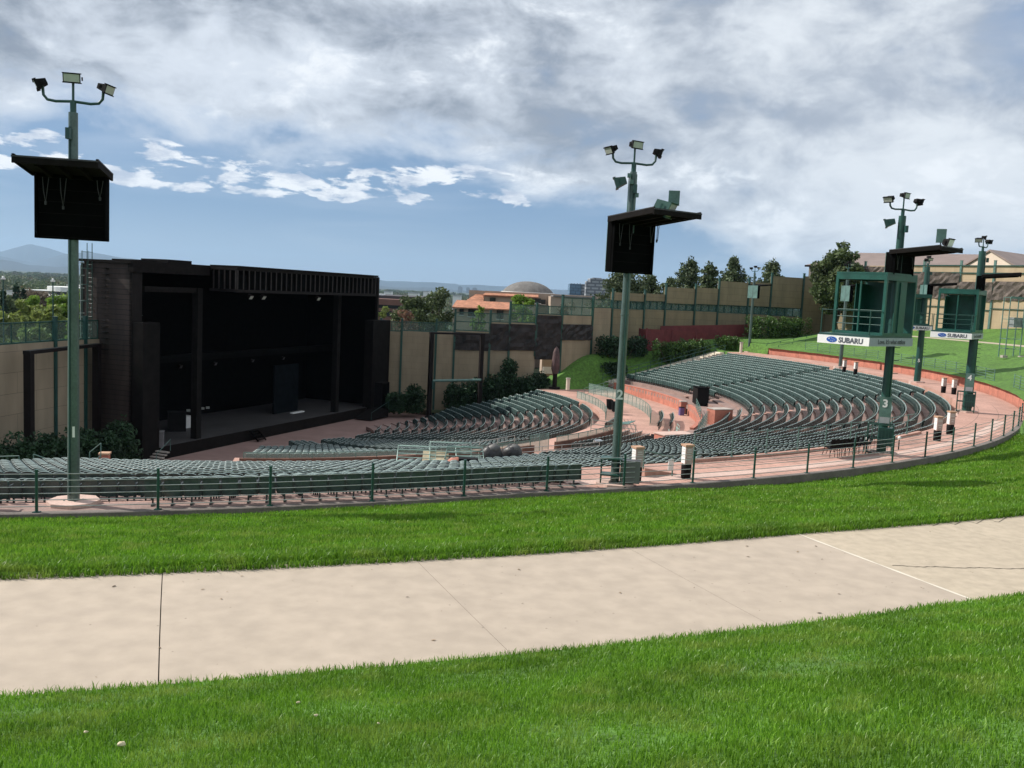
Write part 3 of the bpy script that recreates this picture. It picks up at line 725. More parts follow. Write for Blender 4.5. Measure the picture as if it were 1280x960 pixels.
def floodlight(t, c, aim, w=.44, h=.30, d=.30, mat_=BLACK, lens=LENS, name='floodlight'):
    aim = nrm(aim); rt = nrm(np.cross(aim, UPV)); up = np.cross(rt, aim); c = np.asarray(c)
    m = MB(); f = c+aim*d/2; b = c-aim*d/2
    vs = [f+rt*i*w/2+up*j*h/2 for i, j in ((-1, -1), (1, -1), (1, 1), (-1, 1))] + [b+rt*i*w*.32+up*j*h*.30 for i, j in ((-1, -1), (1, -1), (1, 1), (-1, 1))]
    m.add(vs, [(0, 1, 2, 3), (7, 6, 5, 4), (0, 4, 5, 1), (1, 5, 6, 2), (2, 6, 7, 3), (3, 7, 4, 0)])
    m.obox(f+up*h*.52-aim*.02, rt*w*.52, up*.012, aim*.05); m.obox(f-up*h*.52-aim*.02, rt*w*.52, up*.012, aim*.05)
    for s in (-1, 1): m.obox(c+rt*s*w*.5, rt*.012, up*h*.2, aim*.03)
    hs = t.part(name, m, mat_)
    m = MB(); m.obox(f+aim*.006, rt*w*.44, up*h*.42, aim*.004); t.part('lens', m, lens, hs)
LIGHTS = 'light and loudspeaker towers round the concourse'
def tower(label, a, Rp, n_deg=None, num=None, rad=.16, booth=False, yaw=0.0, arm=90, lampset=((-1, .1), (1, .1), (0, .55)), panel_mat=SOFT, extra=None, lean=0.0, cab=False, H=11.0, dep=2.3, nside=12, pad=True):
    base = pol(Rp, a, 0.0); t = Thing('light_tower', label, 'light tower', base, LIGHTS); t.a = a
    n, rt = frame_axes(None, radial(a if n_deg is None else n_deg)); t.n, t.rt, t.base = n, rt, base
    m = MB(); m.tube([base, base+UPV*H], [rad, rad*.74], nside, smooth=True); m.tube([base, base+UPV*.06], rad*1.9, 12)
    for k in range(4): w = k*pi/2+.6; m.tube([base+UPV*.05+np.array([math.cos(w), math.sin(w), 0])*rad*1.5, base+UPV*.12+np.array([math.cos(w), math.sin(w), 0])*rad*1.5], .03, 6)
    m.tube([base+UPV*(H*.55), base+UPV*(H*.55+.06)], rad*.95, nside)
    t.part('pole', m, GREEN_P if not booth else GREEN)
    m = MB(); m.tube([base+n*(rad*.93+.02)+rt*.06+UPV*.3, base+n*(rad*.7+.02)+rt*.06+UPV*(H-.4)], .022, 6); m.box(base+n*(rad+.05)+rt*.06+UPV*(H-.6), .12, .14, .3)
    t.part('conduit', m, GREEN_D)
    # lamps on a U shaped arm
    top = base+UPV*H; m = MB(); m.tube([top-UPV*.1, top+UPV*.32], .085, 8); t.part('mast', m, GREEN_D)
    ad = radial(a+arm)
    m = MB(); hub = top+UPV*.30
    for s in (-1, 1):
        m.tube([hub, hub+ad*s*.45-UPV*.03, hub+ad*s*.66, hub+ad*s*.76+UPV*.12, hub+ad*s*.78+UPV*.34], .04, 7)
    m.tube([hub, hub+UPV*.5], .035, 7)
    ar = t.part('lamp_arm', m, GREEN_D)
    floodlight(t, hub+ad*-.82+UPV*.42, -ad*.9+n*.25-UPV*.45, h=.24)
    floodlight(t, hub+ad*.82+UPV*.42, ad*.9+n*.25-UPV*.3, h=.24)
    floodlight(t, hub+UPV*.62, n-UPV*.15, w=.46, h=.24)
    # canopy with a panel behind the missing loudspeakers
    zc = 9.38; pw = .93; ph = .50 if booth else .90; m = MB()
    bp = base+n*(rad*.5+.05)
    m.obox(bp+UPV*(zc-.06-ph), rt*pw, n*.035, UPV*ph); m.obox(base+UPV*(zc-.06-ph), rt*(pw-.01), n*(rad*.5+.02), UPV*(ph-.01))
    for s in (-1, 1): m.obox(bp+rt*s*(pw-.04)+n*.09+UPV*(zc-.06-ph), rt*.03, n*.06, UPV*ph)
    pn = t.part('back_panel', m, panel_mat)
    m = MB(); m.obox(base-n*(rad*.5+.035)+UPV*(zc-.06-ph), rt*pw*.98, n*.012, UPV*(ph-.02)); t.part('panel_backing', m, GREEN_L)
    m = MB(); c = bp+n*(dep/2-.1)+UPV*(zc+.03)
    m.obox(c, rt*(pw+.1), n*(dep/2)+UPV*.10, UPV*.05)
    m.obox(c+n*dep/2+UPV*.06, rt*(pw+.12), n*.03, UPV*.10)
    for s in (-1, 1): m.obox(c+rt*s*(pw+.09), rt*.03, n*dep/2+UPV*.10, UPV*.10)
    for k in (-.5, 0, .5): m.obox(c+rt*k*pw*1.1-UPV*.10, rt*.04, n*(dep/2-.1)+UPV*.09, UPV*.06)
    t.part('canopy', m, BLACKW)
    m = MB(); m.obox(c+n*(dep/2+.034)+UPV*.135, rt*(pw+.13), n*.006, UPV*.018); m.obox(c-rt*(pw+.123)+UPV*.085, rt*.004, n*dep/2+UPV*.10, UPV*.016); m.obox(c+rt*(pw+.123)+UPV*.085, rt*.004, n*dep/2+UPV*.10, UPV*.016); t.part('flashing', m, FLASH)
    m = MB()
    for k in range(3 if booth else 6): m.obox(bp+n*.039+UPV*(zc-.2-k*.32), rt*(pw-.08), n*.004, UPV*.007)
    t.part('board_seam', m, BLACKW)
    for k, dl in ((-.85, .5), (.1, .8), (.55, .7)) if not booth else ((-.85, .5), (.55, .6)):
        m = MB(); q = bp+n*.14+rt*k+UPV*(zc-.2); m.tube([q, q-UPV*dl*.6+rt*.05, q-UPV*dl+rt*.08, q-UPV*dl*.5+rt*.14, q+rt*.16], .012, 5); m.box(q-UPV*dl+rt*.08, .05, .05, .09); t.part('hanging_cable', m, FLASH)
    if pad:
        m = MB(); k = 8; m.prism([(base[0]+math.cos(2*pi*j/k+.3)*.72, base[1]+math.sin(2*pi*j/k+.3)*.72) for j in range(k)], -.3, .11); t.part('footing', m, PINKD)
    tcam = nrm((EYEP-base)*[1, 1, 0])
    if num:
        rr = np.array([-tcam[1], tcam[0], 0]); zz = 2.1
        letters('number', num, .42, base+tcam*(rad+.012)+UPV*zz, rr, UPV, WHITE, t.o, base, .012)
    if booth:
        yn = np.array([math.cos(R(yaw))*n[0]-math.sin(R(yaw))*n[1], math.sin(R(yaw))*n[0]+math.cos(R(yaw))*n[1], 0]); yr = np.array([yn[1], -yn[0], 0])
        z0 = 5.55; bw, bd, bh = 1.35, 1.18, 2.72
        c = base - yn*(bd-.22)
        def cr(i, j, z): return c + yr*i*bw + yn*j*bd + UPV*z
        m = MB(); m.obox(c+yr*.55+UPV*(z0-.08), yr*(bw+.62), yn*(bd+.06), UPV*.07)
        for k in range(5): m.obox(c+yr*(-bw+.1+k*.85)+UPV*(z0-.2), yr*.04, yn*bd, UPV*.05)
        t.part('platform', m, GREEN_D)
        m = MB()
        for i in (-1, 1):
            for j in (-1, 1): m.beam(cr(i, j, z0), cr(i, j, z0+bh), .13, .13, yn)
        for z in (z0+.05, z0+bh-.1):
            hh = .12 if z < z0+1 else .26
            for i in (-1, 1): m.beam(cr(i, -1, z), cr(i, 1, z), .12, hh)
            for j in (-1, 1): m.beam(cr(-1, j, z), cr(1, j, z), .12, hh)
        m.beam(cr(1.003, 0, z0), cr(1.003, 0, z0+bh-.3), .07, .07, yn); m.beam(cr(0, 1.003, z0), cr(0, 1.003, z0+bh-.3), .08, .08, yn)
        t.part('booth_frame', m, GREEN_B)
        m = MB(); m.obox(c+UPV*(z0+bh+.06), yr*(bw+.06), yn*(bd+.06), UPV*.05); t.part('booth_roof', m, GREEN_B)
        m = MB(); m.obox(cr(-.97, 0, z0+1.28), yr*.02, yn*bd*.97, UPV*1.2); m.obox(cr(-.1, .97, z0+1.3), yr*bw*.38, yn*.02, UPV*1.2) if num == '3' else None
        m.obox(cr(-.55, -.95, z0+1.2), yr*bw*.4, yn*.02, UPV*1.15); t.part('booth_wall', m, GREEN_B)
        m = MB()
        for z in (z0+.45, z0+.78, z0+1.1):
            for (i0, j0, i1, j1) in ((1.0, -1, 1.0, 1), (-1, -1.0, 1, -1.0)): m.tube([cr(i0, j0, z), cr(i1, j1, z)], .025, 6)
        e0 = c+yr*(bw+1.12)+yn*bd; e1 = c+yr*(bw+1.12)-yn*bd
        for q in (e0, e1): m.tube([q+UPV*z0, q+UPV*(z0+1.1)], .03, 6)
        m.tube([cr(1, 1, z0+1.05), e0+UPV*(z0+1.05), e1+UPV*(z0+1.05)], .02, 6)
        t.part('railing', m, GREEN)
        # advertising band round the platform
        zb = z0-.30; hb = .19
        fw = bw+.62; f0 = c+yr*.55
        cl = f0+yr*(fw+.03)         # clockwise end face (white, emblem)
        m = MB(); m.obox(cl+UPV*zb, yr*.012, yn*(bd+.09), UPV*hb); b1 = t.part('banner', m, WHITE, label='white banner with blue oval emblem')
        R_ = yn; nf = yr
        p = cl+yr*.02+UPV*zb
        rd = np.cross(UPV, nf)     # reading direction seen from outside
        m = MB(); oc = p-rd*bd*.46; k = 20
        vs = [oc+yr*.004+rd*.26*math.cos(2*pi*j/k)+UPV*.13*math.sin(2*pi*j/k) for j in range(k)]; m.add(vs, [tuple(range(k))])
        m.add([v+yr*-.006 for v in vs], [tuple(range(k))[::-1]]); m.add(vs+[v-yr*.01 for v in vs], [(j, (j+1) % k, k+(j+1) % k, k+j) for j in range(k)])
        t.part('emblem', m, BLUE, b1)
        m = MB()
        for (sx, sy, sr) in ((-.13, .04, .055), (-.02, .06, .03), (.07, .03, .03), (-.03, -.05, .03), (.06, -.07, .03), (.14, -.02, .03)):
            vs = []
            for j in range(8): q = sr*(1 if j % 2 == 0 else .3); vs.append(oc+yr*.009+rd*(sx+q*math.cos(2*pi*j/8+pi/2))+UPV*(sy+q*math.sin(2*pi*j/8+pi/2)))
            m.add(vs, [tuple(range(8))])
        t.part('star', m, WHITE, b1)
        letters('lettering', 'SUBARU', .32, p+rd*bd*.33+UPV*-.01, rd, UPV, GREYT, b1, base, .012)
        co = f0+yn*(bd+.085)
        m = MB(); m.obox(co+UPV*zb, yr*(fw+.03), yn*.012, UPV*hb); b2 = t.part('banner', m, GREYB, label='grey banner with dark lettering')
        rd2 = np.cross(UPV, yn)
        letters('lettering', "Love. It's what makes", .29, co+yn*.02+UPV*zb, rd2, UPV, GREYT, b2, base, .008)
        ci = f0-yn*(bd+.085); m = MB(); m.obox(ci+UPV*zb, yr*(fw+.03), yn*.012, UPV*hb); t.part('banner', m, WHITE)
        # climbing pegs
        m = MB()
        for k in range(10):
            for s in (1,): m.tube([base+UPV*(2.6+k*.3)+tangent(a)*0, base+UPV*(2.6+k*.3)+np.array([.92, -.38, 0])*(rad+.2)], .016, 5)
        t.part('step_peg', m, GREEN_D)
    if cab:
        cdir = tcam; rr = np.array([-tcam[1], tcam[0], 0])
        m = MB(); c = base + tcam*(rad+.06)
        m.obox(c+rr*.02+UPV*2.08, rr*.26, tcam*.02, UPV*.62) ; pl = t.part('number_plate', m, GREEN_L)
        m = MB(); m.obox(c+rr*.02+tcam*.026+UPV*1.62, rr*.22, tcam*.004, UPV*.14); t.part('notice', m, mat('grey_notice_'+str(num), (.35, .36, .37), .5, 0, .1, 3), pl)
        letters('number', num, .5, c+tcam*.03+UPV*2.38, rr, UPV, WHITE, pl, base, .016)
        m = MB(); cc = base+tcam*.25-rr*.1
        for i in (-1, 1):
            for j in (-1, 1): m.beam(cc+rr*i*.55+tcam*j*.28, cc+rr*i*.55+tcam*j*.28+UPV*1.45, .06, .06, tcam)
        for z in (.1, .75, 1.42):
            for j in (-1, 1): m.beam(cc-rr*.55+tcam*j*.28+UPV*z, cc+rr*.55+tcam*j*.28+UPV*z, .05, .05)
            for i in (-1, 1): m.beam(cc+rr*i*.55-tcam*.28+UPV*z, cc+rr*i*.55+tcam*.28+UPV*z, .05, .05)
        for k in range(8): m.beam(cc-rr*(.5-k*.143)+tcam*.28+UPV*.1, cc-rr*(.5-k*.143)+tcam*.28+UPV*1.4, .012, .012)
        t.part('ladder_cage', m, GREEN)
        m = MB(); m.obox(cc+rr*.22+UPV*.85, rr*.3, tcam*.2, UPV*.42); t.part('electrical_cabinet', m, GREYB if num == '2' else GREEN_D)
    return t
def ang(P): return math.degrees(math.atan2(P[1]-CY, P[0]-CX)), math.hypot(P[0]-CX, P[1]-CY)
b1 = onz(90, 631, 0); a1, r1 = ang(b1)
t1 = tower('nearest loudspeaker tower, a grey green pole marked 1', a1, r1-.15, num='1', rad=.165, dep=1.5)
b2 = onz(768, 606, 0); a2, r2 = ang(b2)
t2 = tower('green loudspeaker tower marked 2 beside the red ramp', a2, r2, num=None, rad=.16, cab=False, arm=75, n_deg=a2+8)
tc2 = nrm((EYEP-t2.base)*[1, 1, 0]); rr2 = np.array([-tc2[1], tc2[0], 0])
letters('number', '2', .46, t2.base+tc2*.18+UPV*3.25, rr2, UPV, WHITE, t2.o, t2.base, .014)
m = MB(); cc = t2.base+tc2*.1-rr2*.15
for i in (-.35, .35):
    for j in (-.25, .25): m.beam(cc+rr2*i+tc2*j, cc+rr2*i+tc2*j+UPV*1.0, .05, .05, tc2)
for z in (.4, .98): m.obox(cc+UPV*z, rr2*.38, tc2*.28, UPV*.025)
t2.part('ladder_cage', m, GREEN)
m = MB(); m.obox(t2.base+rr2*.55+tc2*.1+UPV*.55, rr2*.32, tc2*.2, UPV*.4); t2.part('electrical_cabinet', m, mat('grey_cabinet', (.16, .16, .16), .5, 0, .2, 2))
floodlight(t2, t2.base-rr2*.42+UPV*10.65, -rr2-UPV*.35, .5, .36, .4, GREEN, LENS)
m = MB()
for k in (-.14, .12): m = MB(); m.tube([t2.base+rr2*k+tc2*.16+UPV*8.9, t2.base+rr2*k+tc2*.16+UPV*10.9], .018, 5); t2.part('conduit', m, GREEN_L)
for k in range(4): m = MB(); m.box(t2.base+rr2*(.16-.1*k)+tc2*.15+UPV*(10.2+.22*k), .12, .12, .14); t2.part('bracket', m, GREEN_L)
e2 = t2.base+t2.n*2.0+UPV*9.62
floodlight(t2, e2-t2.rt*-.3+UPV*.05, tc2*.4+rr2-UPV*.5, .62, .5, .55, GREEN, LENS)
m = MB(); q = e2-t2.rt*.1+UPV*.48; q = q-UPV*.1; m.obox(q, rr2*.18, tc2*.05, UPV*.24); m.tube([q-UPV*.45, q], .03, 6); t2.part('panel_floodlight', m, GREEN_L)
m = MB(); q = e2-t2.n*.6-UPV*.15; m.tube([q, q-UPV*.8, q-UPV*.86+rr2*.03, q-UPV*.1+rr2*.06], .012, 5); m.box(q-UPV*.86, .05, .05, .1); t2.part('hanging_cable', m, BLACK)
b3 = onz(1101, 567, 0); a3, r3 = ang(b3)
t3 = tower('green tower marked 3 with an open spotlight booth and banners', a3, r3, num='3', rad=.22, booth=True, cab=True, yaw=0, arm=70)
tc3 = nrm((EYEP-t3.base)*[1, 1, 0]); rr3 = np.array([-tc3[1], tc3[0], 0])
floodlight(t3, t3.base-rr3*.5+UPV*10.7, -rr3-UPV*.3, .5, .36, .45, GREEN, LENS)
e3 = t3.base+t3.n*2.15+UPV*9.62
floodlight(t3, e3+UPV*.15, t3.n-UPV*.3, .5, .4, .3, BLACK, WHITE)
m = MB(); m.obox(e3-t3.n*.3+UPV*.45, rr3*.2, tc3*.05, UPV*.3); m.tube([e3-t3.n*.3-UPV*.1, e3-t3.n*.3+UPV*.3], .03, 6); t3.part('panel_floodlight', m, GREEN_L)
b4 = onz(1208, 515, 0); a4, r4 = ang(b4)
t4 = tower('green tower marked 4 at the end of the seat rows, with a booth', a4, r4, num='4', rad=.30, booth=True, cab=True, yaw=-9, arm=70)
b5 = onz(1146, 478, 0); a5, r5 = ang(b5)
t5 = tower('green tower marked 5 with a booth, partly hidden behind tower 3', a5, r5, num='5', rad=.30, booth=True, cab=False, yaw=-6, arm=80)
b6 = onz(1050, 459, 0); a6, r6 = ang(b6)
tower('slim far tower seen through the open booth of tower 3', a6, r6, rad=.2, arm=80)
b7 = onz(936, 440, 0); a7, r7 = ang(b7)
tower('slim pale far tower standing at the end of the brick wall', a7, r7, rad=.2, arm=80)

# ------------------------------------------------------------------ small things on the concourse
BINS = 'poster bins on the concourse'
def bin_(label, P, s=1.0, rz=None):
    t = Thing('litter_bin', label, 'bin', P, BINS); w = .30*s; rz = pi/4-math.atan2(P[0], P[1])-.25
    def rot(v): c, q = math.cos(rz), math.sin(rz); return np.array([v[0]*c-v[1]*q, v[0]*q+v[1]*c, 0])
    m = MB(); P = np.asarray(P); m.tube([P, P+UPV*.02, P+UPV*.5, P+UPV*.56], [w*.58, w*.62, w*.66, w*.6], 14); t.part('base', m, BLACK)
    m = MB(); m.box(P+UPV*.90, w, w, .68, rz); b = t.part('body', m, PINKD)
    for v in ((-1, 0), (0, -1), (1, 0)):
        m = MB(); d = rot(v); s_ = np.array([-d[1], d[0], 0]); m.obox(P+d*(w/2+.008)+UPV*.90, s_*w*.44, d*.006, UPV*.31); q = t.part('poster', m, WHITE if v[0] == -1 else GREYW, b)
        m = MB()
        for k, ww in ((.22, .30), (.14, .36), (-.05, .34), (-.16, .2)): m.obox(P+d*(w/2+.0165)+UPV*(.90+k), s_*w*ww, d*.002, UPV*.018)
        t.part('print', m, GREYT2, q)
    m = MB(); m.box(P+UPV*1.275, w*1.25, w*1.25, .07, rz); t.part('cap', m, TANC)
GREYW = mat('faded_poster', (.42, .33, .30), .6, 0, .15, 4); GREYT2 = mat('faded_print', (.62, .60, .57), .6, 0, .1, 4); TANC = mat('tan_cap', (.46, .28, .18), .7, 0, .15, 3)
bin_('poster bin right beside the footing of tower 2', onz(795, 602)); bin_('poster bin between the red ramp and the fence post', onz(857, 598))
bin_('poster bin near tower 3, left one of the pair by the fence', onz(1171, 551)); bin_('poster bin near tower 3, right one of the pair by the fence', onz(1187, 543))
bin_('small poster bin by the far brick wall, left of tower 4', onz(1179, 491)); bin_('small poster bin by the far brick wall, touching tower 4 in view', onz(1192, 493))
bin_('distant poster bin by the foot of the far slim tower', onz(1055, 465)); bin_('distant poster bin right of the far slim tower', onz(1069, 468))
# ramp with a handrail and notice
rp = [onz(806, 598, 0), onz(838, 598, 0)]
m = MB(); P0 = onz(806, 597)+np.array([0, .1, 0]); P1 = onz(846, 593); d = nrm(P1-P0); nn = np.array([-d[1], d[0], 0])
m.add([P0, P1, P1+nn*1.1, P0+nn*1.1, P0+UPV*.34, P1+UPV*.02, P1+nn*1.1+UPV*.02, P0+nn*1.1+UPV*.34], [(0, 1, 5, 4), (1, 2, 6, 5), (2, 3, 7, 6), (3, 0, 4, 7), (4, 5, 6, 7)])
tag(m.build('ramp', PINK, None, P0), 'short red concrete ramp between tower 2 and the poster bin', 'ramp')
t = Thing('handrail', 'pale green handrail carrying a small white notice by the ramp', 'handrail', P0)
m = MB(); A = P0+nn*.1; B = onz(840, 595); m.tube([A+UPV*.3, A+UPV*1.0], .03, 6); t.part('post', m, GREEN_L)
m = MB(); m.tube([B, B+UPV*.72], .03, 6); t.part('post', m, GREEN_L)
m = MB(); m.tube([A+UPV*1.0, B+UPV*.72], .03, 6); t.part('rail', m, GREEN_L)
m = MB(); m.obox(B-d*.12+UPV*.44-nn*.03, d*.13, nn*.01, UPV*.22); t.part('notice', m, WHITE)
# black chairs stacked on their sides by tower 3
CH = 'black chairs stored beside tower 3'
def black_chair():
    o = thing('stacking_chair', 'black stacking chair leaning in the row beside tower 3', 'chair', (0, 0, 0), CH)
    m = MB(); G = [[(-.22+.11*i, .02+.03*math.sin(i/4*pi), z) for z in (.45, .6, .75, .9)] for i in range(5)]; m.grid(G); m.grid([[(p[0], p[1]+.03, p[2]) for p in r[::-1]] for r in G]); m.build('backrest', BLACK, o)
    m = MB(); m.obox((0, -.2, .45), (.22, 0, 0), (0, .21, .01), (0, 0, .025)); m.build('seat', BLACK, o)
    for i in (-1, 1):
        for y0, y1 in ((-.34, -.40), (.0, .12)):
            m = MB(); m.tube([(i*.2, y0, .45), (i*.22, y1, 0)], .014, 6); m.build('leg', STEEL, o)
    return o
c0_ = black_chair(); kids = list(c0_.children)
for k in range(9):
    if k == 0: o = c0_
    else:
        o = c0_.copy(); COL.objects.link(o)
        for c in kids: e = c.copy(); COL.objects.link(e); e.parent = o
    q = onz(1040+k*5.0, 572-k*.9, 0); o.location = q+np.array([0, 0, .0]); o.rotation_euler = (R(-14-2*k % 9), R(5), R(200+k*7))
# small lamps by tower 3
for x, y, lb in ((1083, 563, 'small white ball lamp left of the foot of tower 3'), (1123, 562, 'small white ball lamp right of the foot of tower 3')):
    P = onz(x, y); t = Thing('bollard_lamp', lb, 'lamp', P); m = MB(); m.tube([P, P+UPV*.5], .03, 6); t.part('post', m, STEEL); m = MB(); m.ellipsoid(P+UPV*.56, .09, .09, .1, 10, 6); t.part('globe', m, WHITE)
barrier('railing', 'short grey hoop railing between the black chairs and tower 3', onz(1068, 567), onz(1080, 565), .95, GREEN_L, 1)

PALE = mat('pale_green_rail_paint', (.34, .48, .42), .35, 0, .15, 2)
# clutter on the near cross aisle
def local(P): return np.asarray(P)
P = pol(44.0, -62.5, -3.75)
def metal_frame(label, c, w, h, yaw, tilt, mat_, bars):
    t = Thing('rail_frame', label, 'rail frame', c, 'loose rail frames stacked on the seats'); u = np.array([math.cos(yaw), math.sin(yaw), 0]); vv = np.array([-math.sin(yaw)*math.cos(tilt), math.cos(yaw)*math.cos(tilt), math.sin(tilt)])
    m = MB(); c = np.asarray(c); q = [c-u*w/2, c+u*w/2, c+u*w/2+vv*h, c-u*w/2+vv*h]
    m.tube(q+[q[0]], .035, 6); t.part('frame', m, mat_)
    for k in range(bars): m = MB(); a_ = c-u*w/2+vv*h*(k+1)/(bars+1); m.tube([a_, a_+u*w], .024, 6); t.part('bar', m, mat_)
def on_seats(x, y, r=47.5, z=None):
    """point over the near upper rows, seen in direction (x, y), at bowl radius r"""
    d = Fv + (x-640)/FPX*R2 + (480-y)/FPX*U2; best = None
    for k in range(2500):
        p = EYEP + d*(20+k*.02)/d[1]
        e = abs(math.hypot(p[0]-CX, p[1]-CY)-r)
        if best is None or e < best[0]: best = (e, p)
        elif e > best[0]+.5: break
    return best[1]
q = on_seats(520, 577, 49); metal_frame('pale green rail frame lying left of the plywood sheet', q, 2.0, 1.0, .05, .75, PALE, 3)
q = on_seats(563, 576, 49); metal_frame('pale green rail frame leaning right of the plywood sheet', q, 2.2, 1.1, .1, .9, PALE, 3)
q = on_seats(577, 575, 49.5); metal_frame('darker green rail frame propped against the leaning one', q, 1.8, 1.0, -.1, .6, GREEN_L, 3)
q = on_seats(588, 575, 48.5); metal_frame('bright green rail frame at the right end of the pile', q, 1.5, .9, .2, .7, PALE, 2)
q = on_seats(544, 579, 48.6); m = MB(); m.obox(q+UPV*.3, np.array([.68, .05, 0]), np.array([0, .30, .32]), np.array([0, -.012, .012])); tag(m.build('plywood_sheet', PLY, None, q), 'pale plywood sheet lying tilted among the green rail frames', 'board')
q = on_seats(570, 581, 50); m = MB(); m.ellipsoid(q+UPV*.12, .55, .35, .28, 10, 6, jit=.1); tag(m.build('folded_cover', mat('red_canvas', (.42, .17, .12), .8, 0, .2, 3), None, q), 'red folded cover beneath the green rail frames', 'cover')
q = on_seats(585, 583, 50.5); m = MB(); m.obox(q+UPV*.22, np.array([.5, .04, 0]), np.array([-.02, .28, 0]), UPV*.22); tag(m.build('equipment_case', BLACK, None, q), 'low black case right of the red folded cover', 'case')
for x, lb in ((614, 'left one of two bulging black tarp bundles by the seats'), (640, 'right one of two bulging black tarp bundles by the seats')):
    q = on_seats(x, 574, 47.8); t = Thing('tarp_bundle', lb, 'bundle', q, 'tarp bundles'); m = MB(); m.ellipsoid(q+UPV*.25, .6, .5, .62, 12, 8, jit=.12); t.part('tarp', m, TARP)
    m = MB(); m.ellipsoid(q+UPV*.62+np.array([.08, -.1, 0]), .36, .3, .28, 10, 6, jit=.12); t.part('fold', m, mat('grey_tarp', (.12, .115, .11), .5, 0, .4, 4, .3))
# more loose seating stored near tower 2
q0_ = pol(41.6, -30.5, XZ); t = Thing('chair_heap', 'long heap of black folded chairs beyond the foot of tower 2', 'chairs', q0_)
for j in range(9): m = MB(); p_ = pol(41.6, -33.5+j*.55, XZ); m.obox(p_+UPV*(.5+.08*(j % 3)), tangent(-30)*.03, radial(-30)*.32, UPV*.5+tangent(-30)*.22); t.part('folded_chair', m, BLACK)
for k, (r, a) in enumerate(((41.9, -27), (42.1, -24.5), (41.8, -21.8))): barrier('railing', ['left', 'middle', 'right'][k]+' one of three pale green barriers in front of the mixing platform', pol(r, a, XZ), pol(r-.5, a+2.2, XZ), 1.1, PALE, 4, 'pale barriers in front of the mixing platform')
# mixing platform
q = pol(44.3, 3.2, -4.1); t = Thing('equipment_case', 'large black equipment case on wheels above the brick wall front', 'case', q); m = MB(); m.obox(q+UPV*1.0, tangent(3)*1.0, radial(3)*.6, UPV*.85); t.part('case_body', m, BLACK)
for i in (-.8, .8): m = MB(); m.tube([q+tangent(3)*i+UPV*.08-radial(3)*.4, q+tangent(3)*i+UPV*.08+radial(3)*.4], .1, 8); t.part('wheel', m, STEEL)
m = MB(); m.obox(q+UPV*1.87, tangent(3)*1.05, radial(3)*.64, UPV*.03); t.part('lid', m, SOFT)
q = pol(44.2, -12.5, -4.1); t = Thing('brick_planter', 'square dark red brick box on the mixing platform', 'planter', pol(44.6, -15.5, -4.1)); m = MB(); m.box(pol(44.6, -15.5, -3.4), 1.9, 1.2, 1.4, .4); t.part('body', m, BRICKP); m = MB(); m.box(pol(44.6, -15.5, -2.68), 2.0, 1.3, .06, .4); t.part('rim', m, CONC)
q = pol(42.45, 3.0, XZ); t = Thing('brick_pillar', 'brick pillar ending the curved front wall below the black case', 'pillar', q); m = MB(); m.box(q+UPV*.62, .6, .6, 1.24, .1); t.part('shaft', m, BRICKP); m = MB(); m.box(q+UPV*1.28, .72, .72, .08, .1); t.part('cap', m, CONC)
q = pol(42.0, 1.0, XZ); t = Thing('recycling_bin', 'small purple blue bin standing beside the brick pillar', 'bin', q); m = MB(); m.box(q+UPV*.4, .45, .45, .8, .2); t.part('body', m, mat('purple_plastic', (.10, .08, .22), .4, 0, .15, 3)); m = MB(); m.box(q+UPV*.83, .5, .5, .06, .2); t.part('lid', m, BLACK)
for k, (r, a) in enumerate(((35.2, 2), (35.0, 5), (35.4, -1.5))):
    q = pol(r, a, -5.05); t = Thing('chair_heap', ['middle', 'far', 'near'][k]+' heap of dark folded chairs behind the curved glass screen', 'chairs', q, 'heaps of folded chairs')
    for j in range(6): m = MB(); m.obox(q+UPV*(.45+.05*(j % 3))+tangent(a)*(.22*j-.6), tangent(a)*.03, radial(a)*.3, UPV*.42+tangent(a)*.18); t.part('folded_chair', m, BLACK)
def bench(label, q, a, n):
    t = Thing('slatted_bench', label, 'bench', q)
    for k in range(n): m = MB(); m.obox(q+radial(a)*k*.24+UPV*(.5+.05*k), tangent(a)*1.2, radial(a)*.09, UPV*.025); t.part('plank', m, GREEN_L)
    for s in (-1, 1): m = MB(); m.beam(q+tangent(a)*s*1.0+UPV*.02, q+tangent(a)*s*1.0+UPV*.5, .08, .12); t.part('leg', m, GREEN)
bench('pale green slatted bench unit left of the foot of tower 2', pol(36.4, -22, XZ+.3), -22, 6)
q = pol(38.6, -36, XZ); t = Thing('storage_box', 'small white storage box on the cross aisle left of tower 2', 'box', q); m = MB(); m.box(q+UPV*.35, .55, .5, .7, .3); t.part('body', m, WHITE); m = MB(); m.box(q+UPV*.73, .6, .55, .05, .3); t.part('lid', m, GREYB)
q = onz(828, 563, -1.0); 
q = pol(45.0, -36.2, -4.0); t = Thing('planter', 'red brick planter beyond the railing near the foot of tower 2', 'planter', q); m = MB(); m.box(q+UPV*.5, 2.6, 1.2, 1.1, .5); t.part('body', m, BRICKP); m = MB(); m.box(q+UPV*1.08, 2.75, 1.35, .07, .5); t.part('rim', m, PINKD)
for x, y, lb in ((683, 463, 0), (730, 477, 'small white round pillar at the far end of the lower rows'), (926, 440, 'pale marker post beside the brick wall end')):
    if lb: q = pol(36.5, 31, -4.9) if x == 730 else onz(926, 441); t = Thing('marker_post', lb, 'post', q); m = MB(); m.tube([q, q+UPV*1.35], .24 if x == 730 else .2, 10); t.part('shaft', m, STONEC); m = MB(); m.tube([q+UPV*1.35, q+UPV*1.47], .3 if x == 730 else .26, 10); t.part('cap', m, CONC)

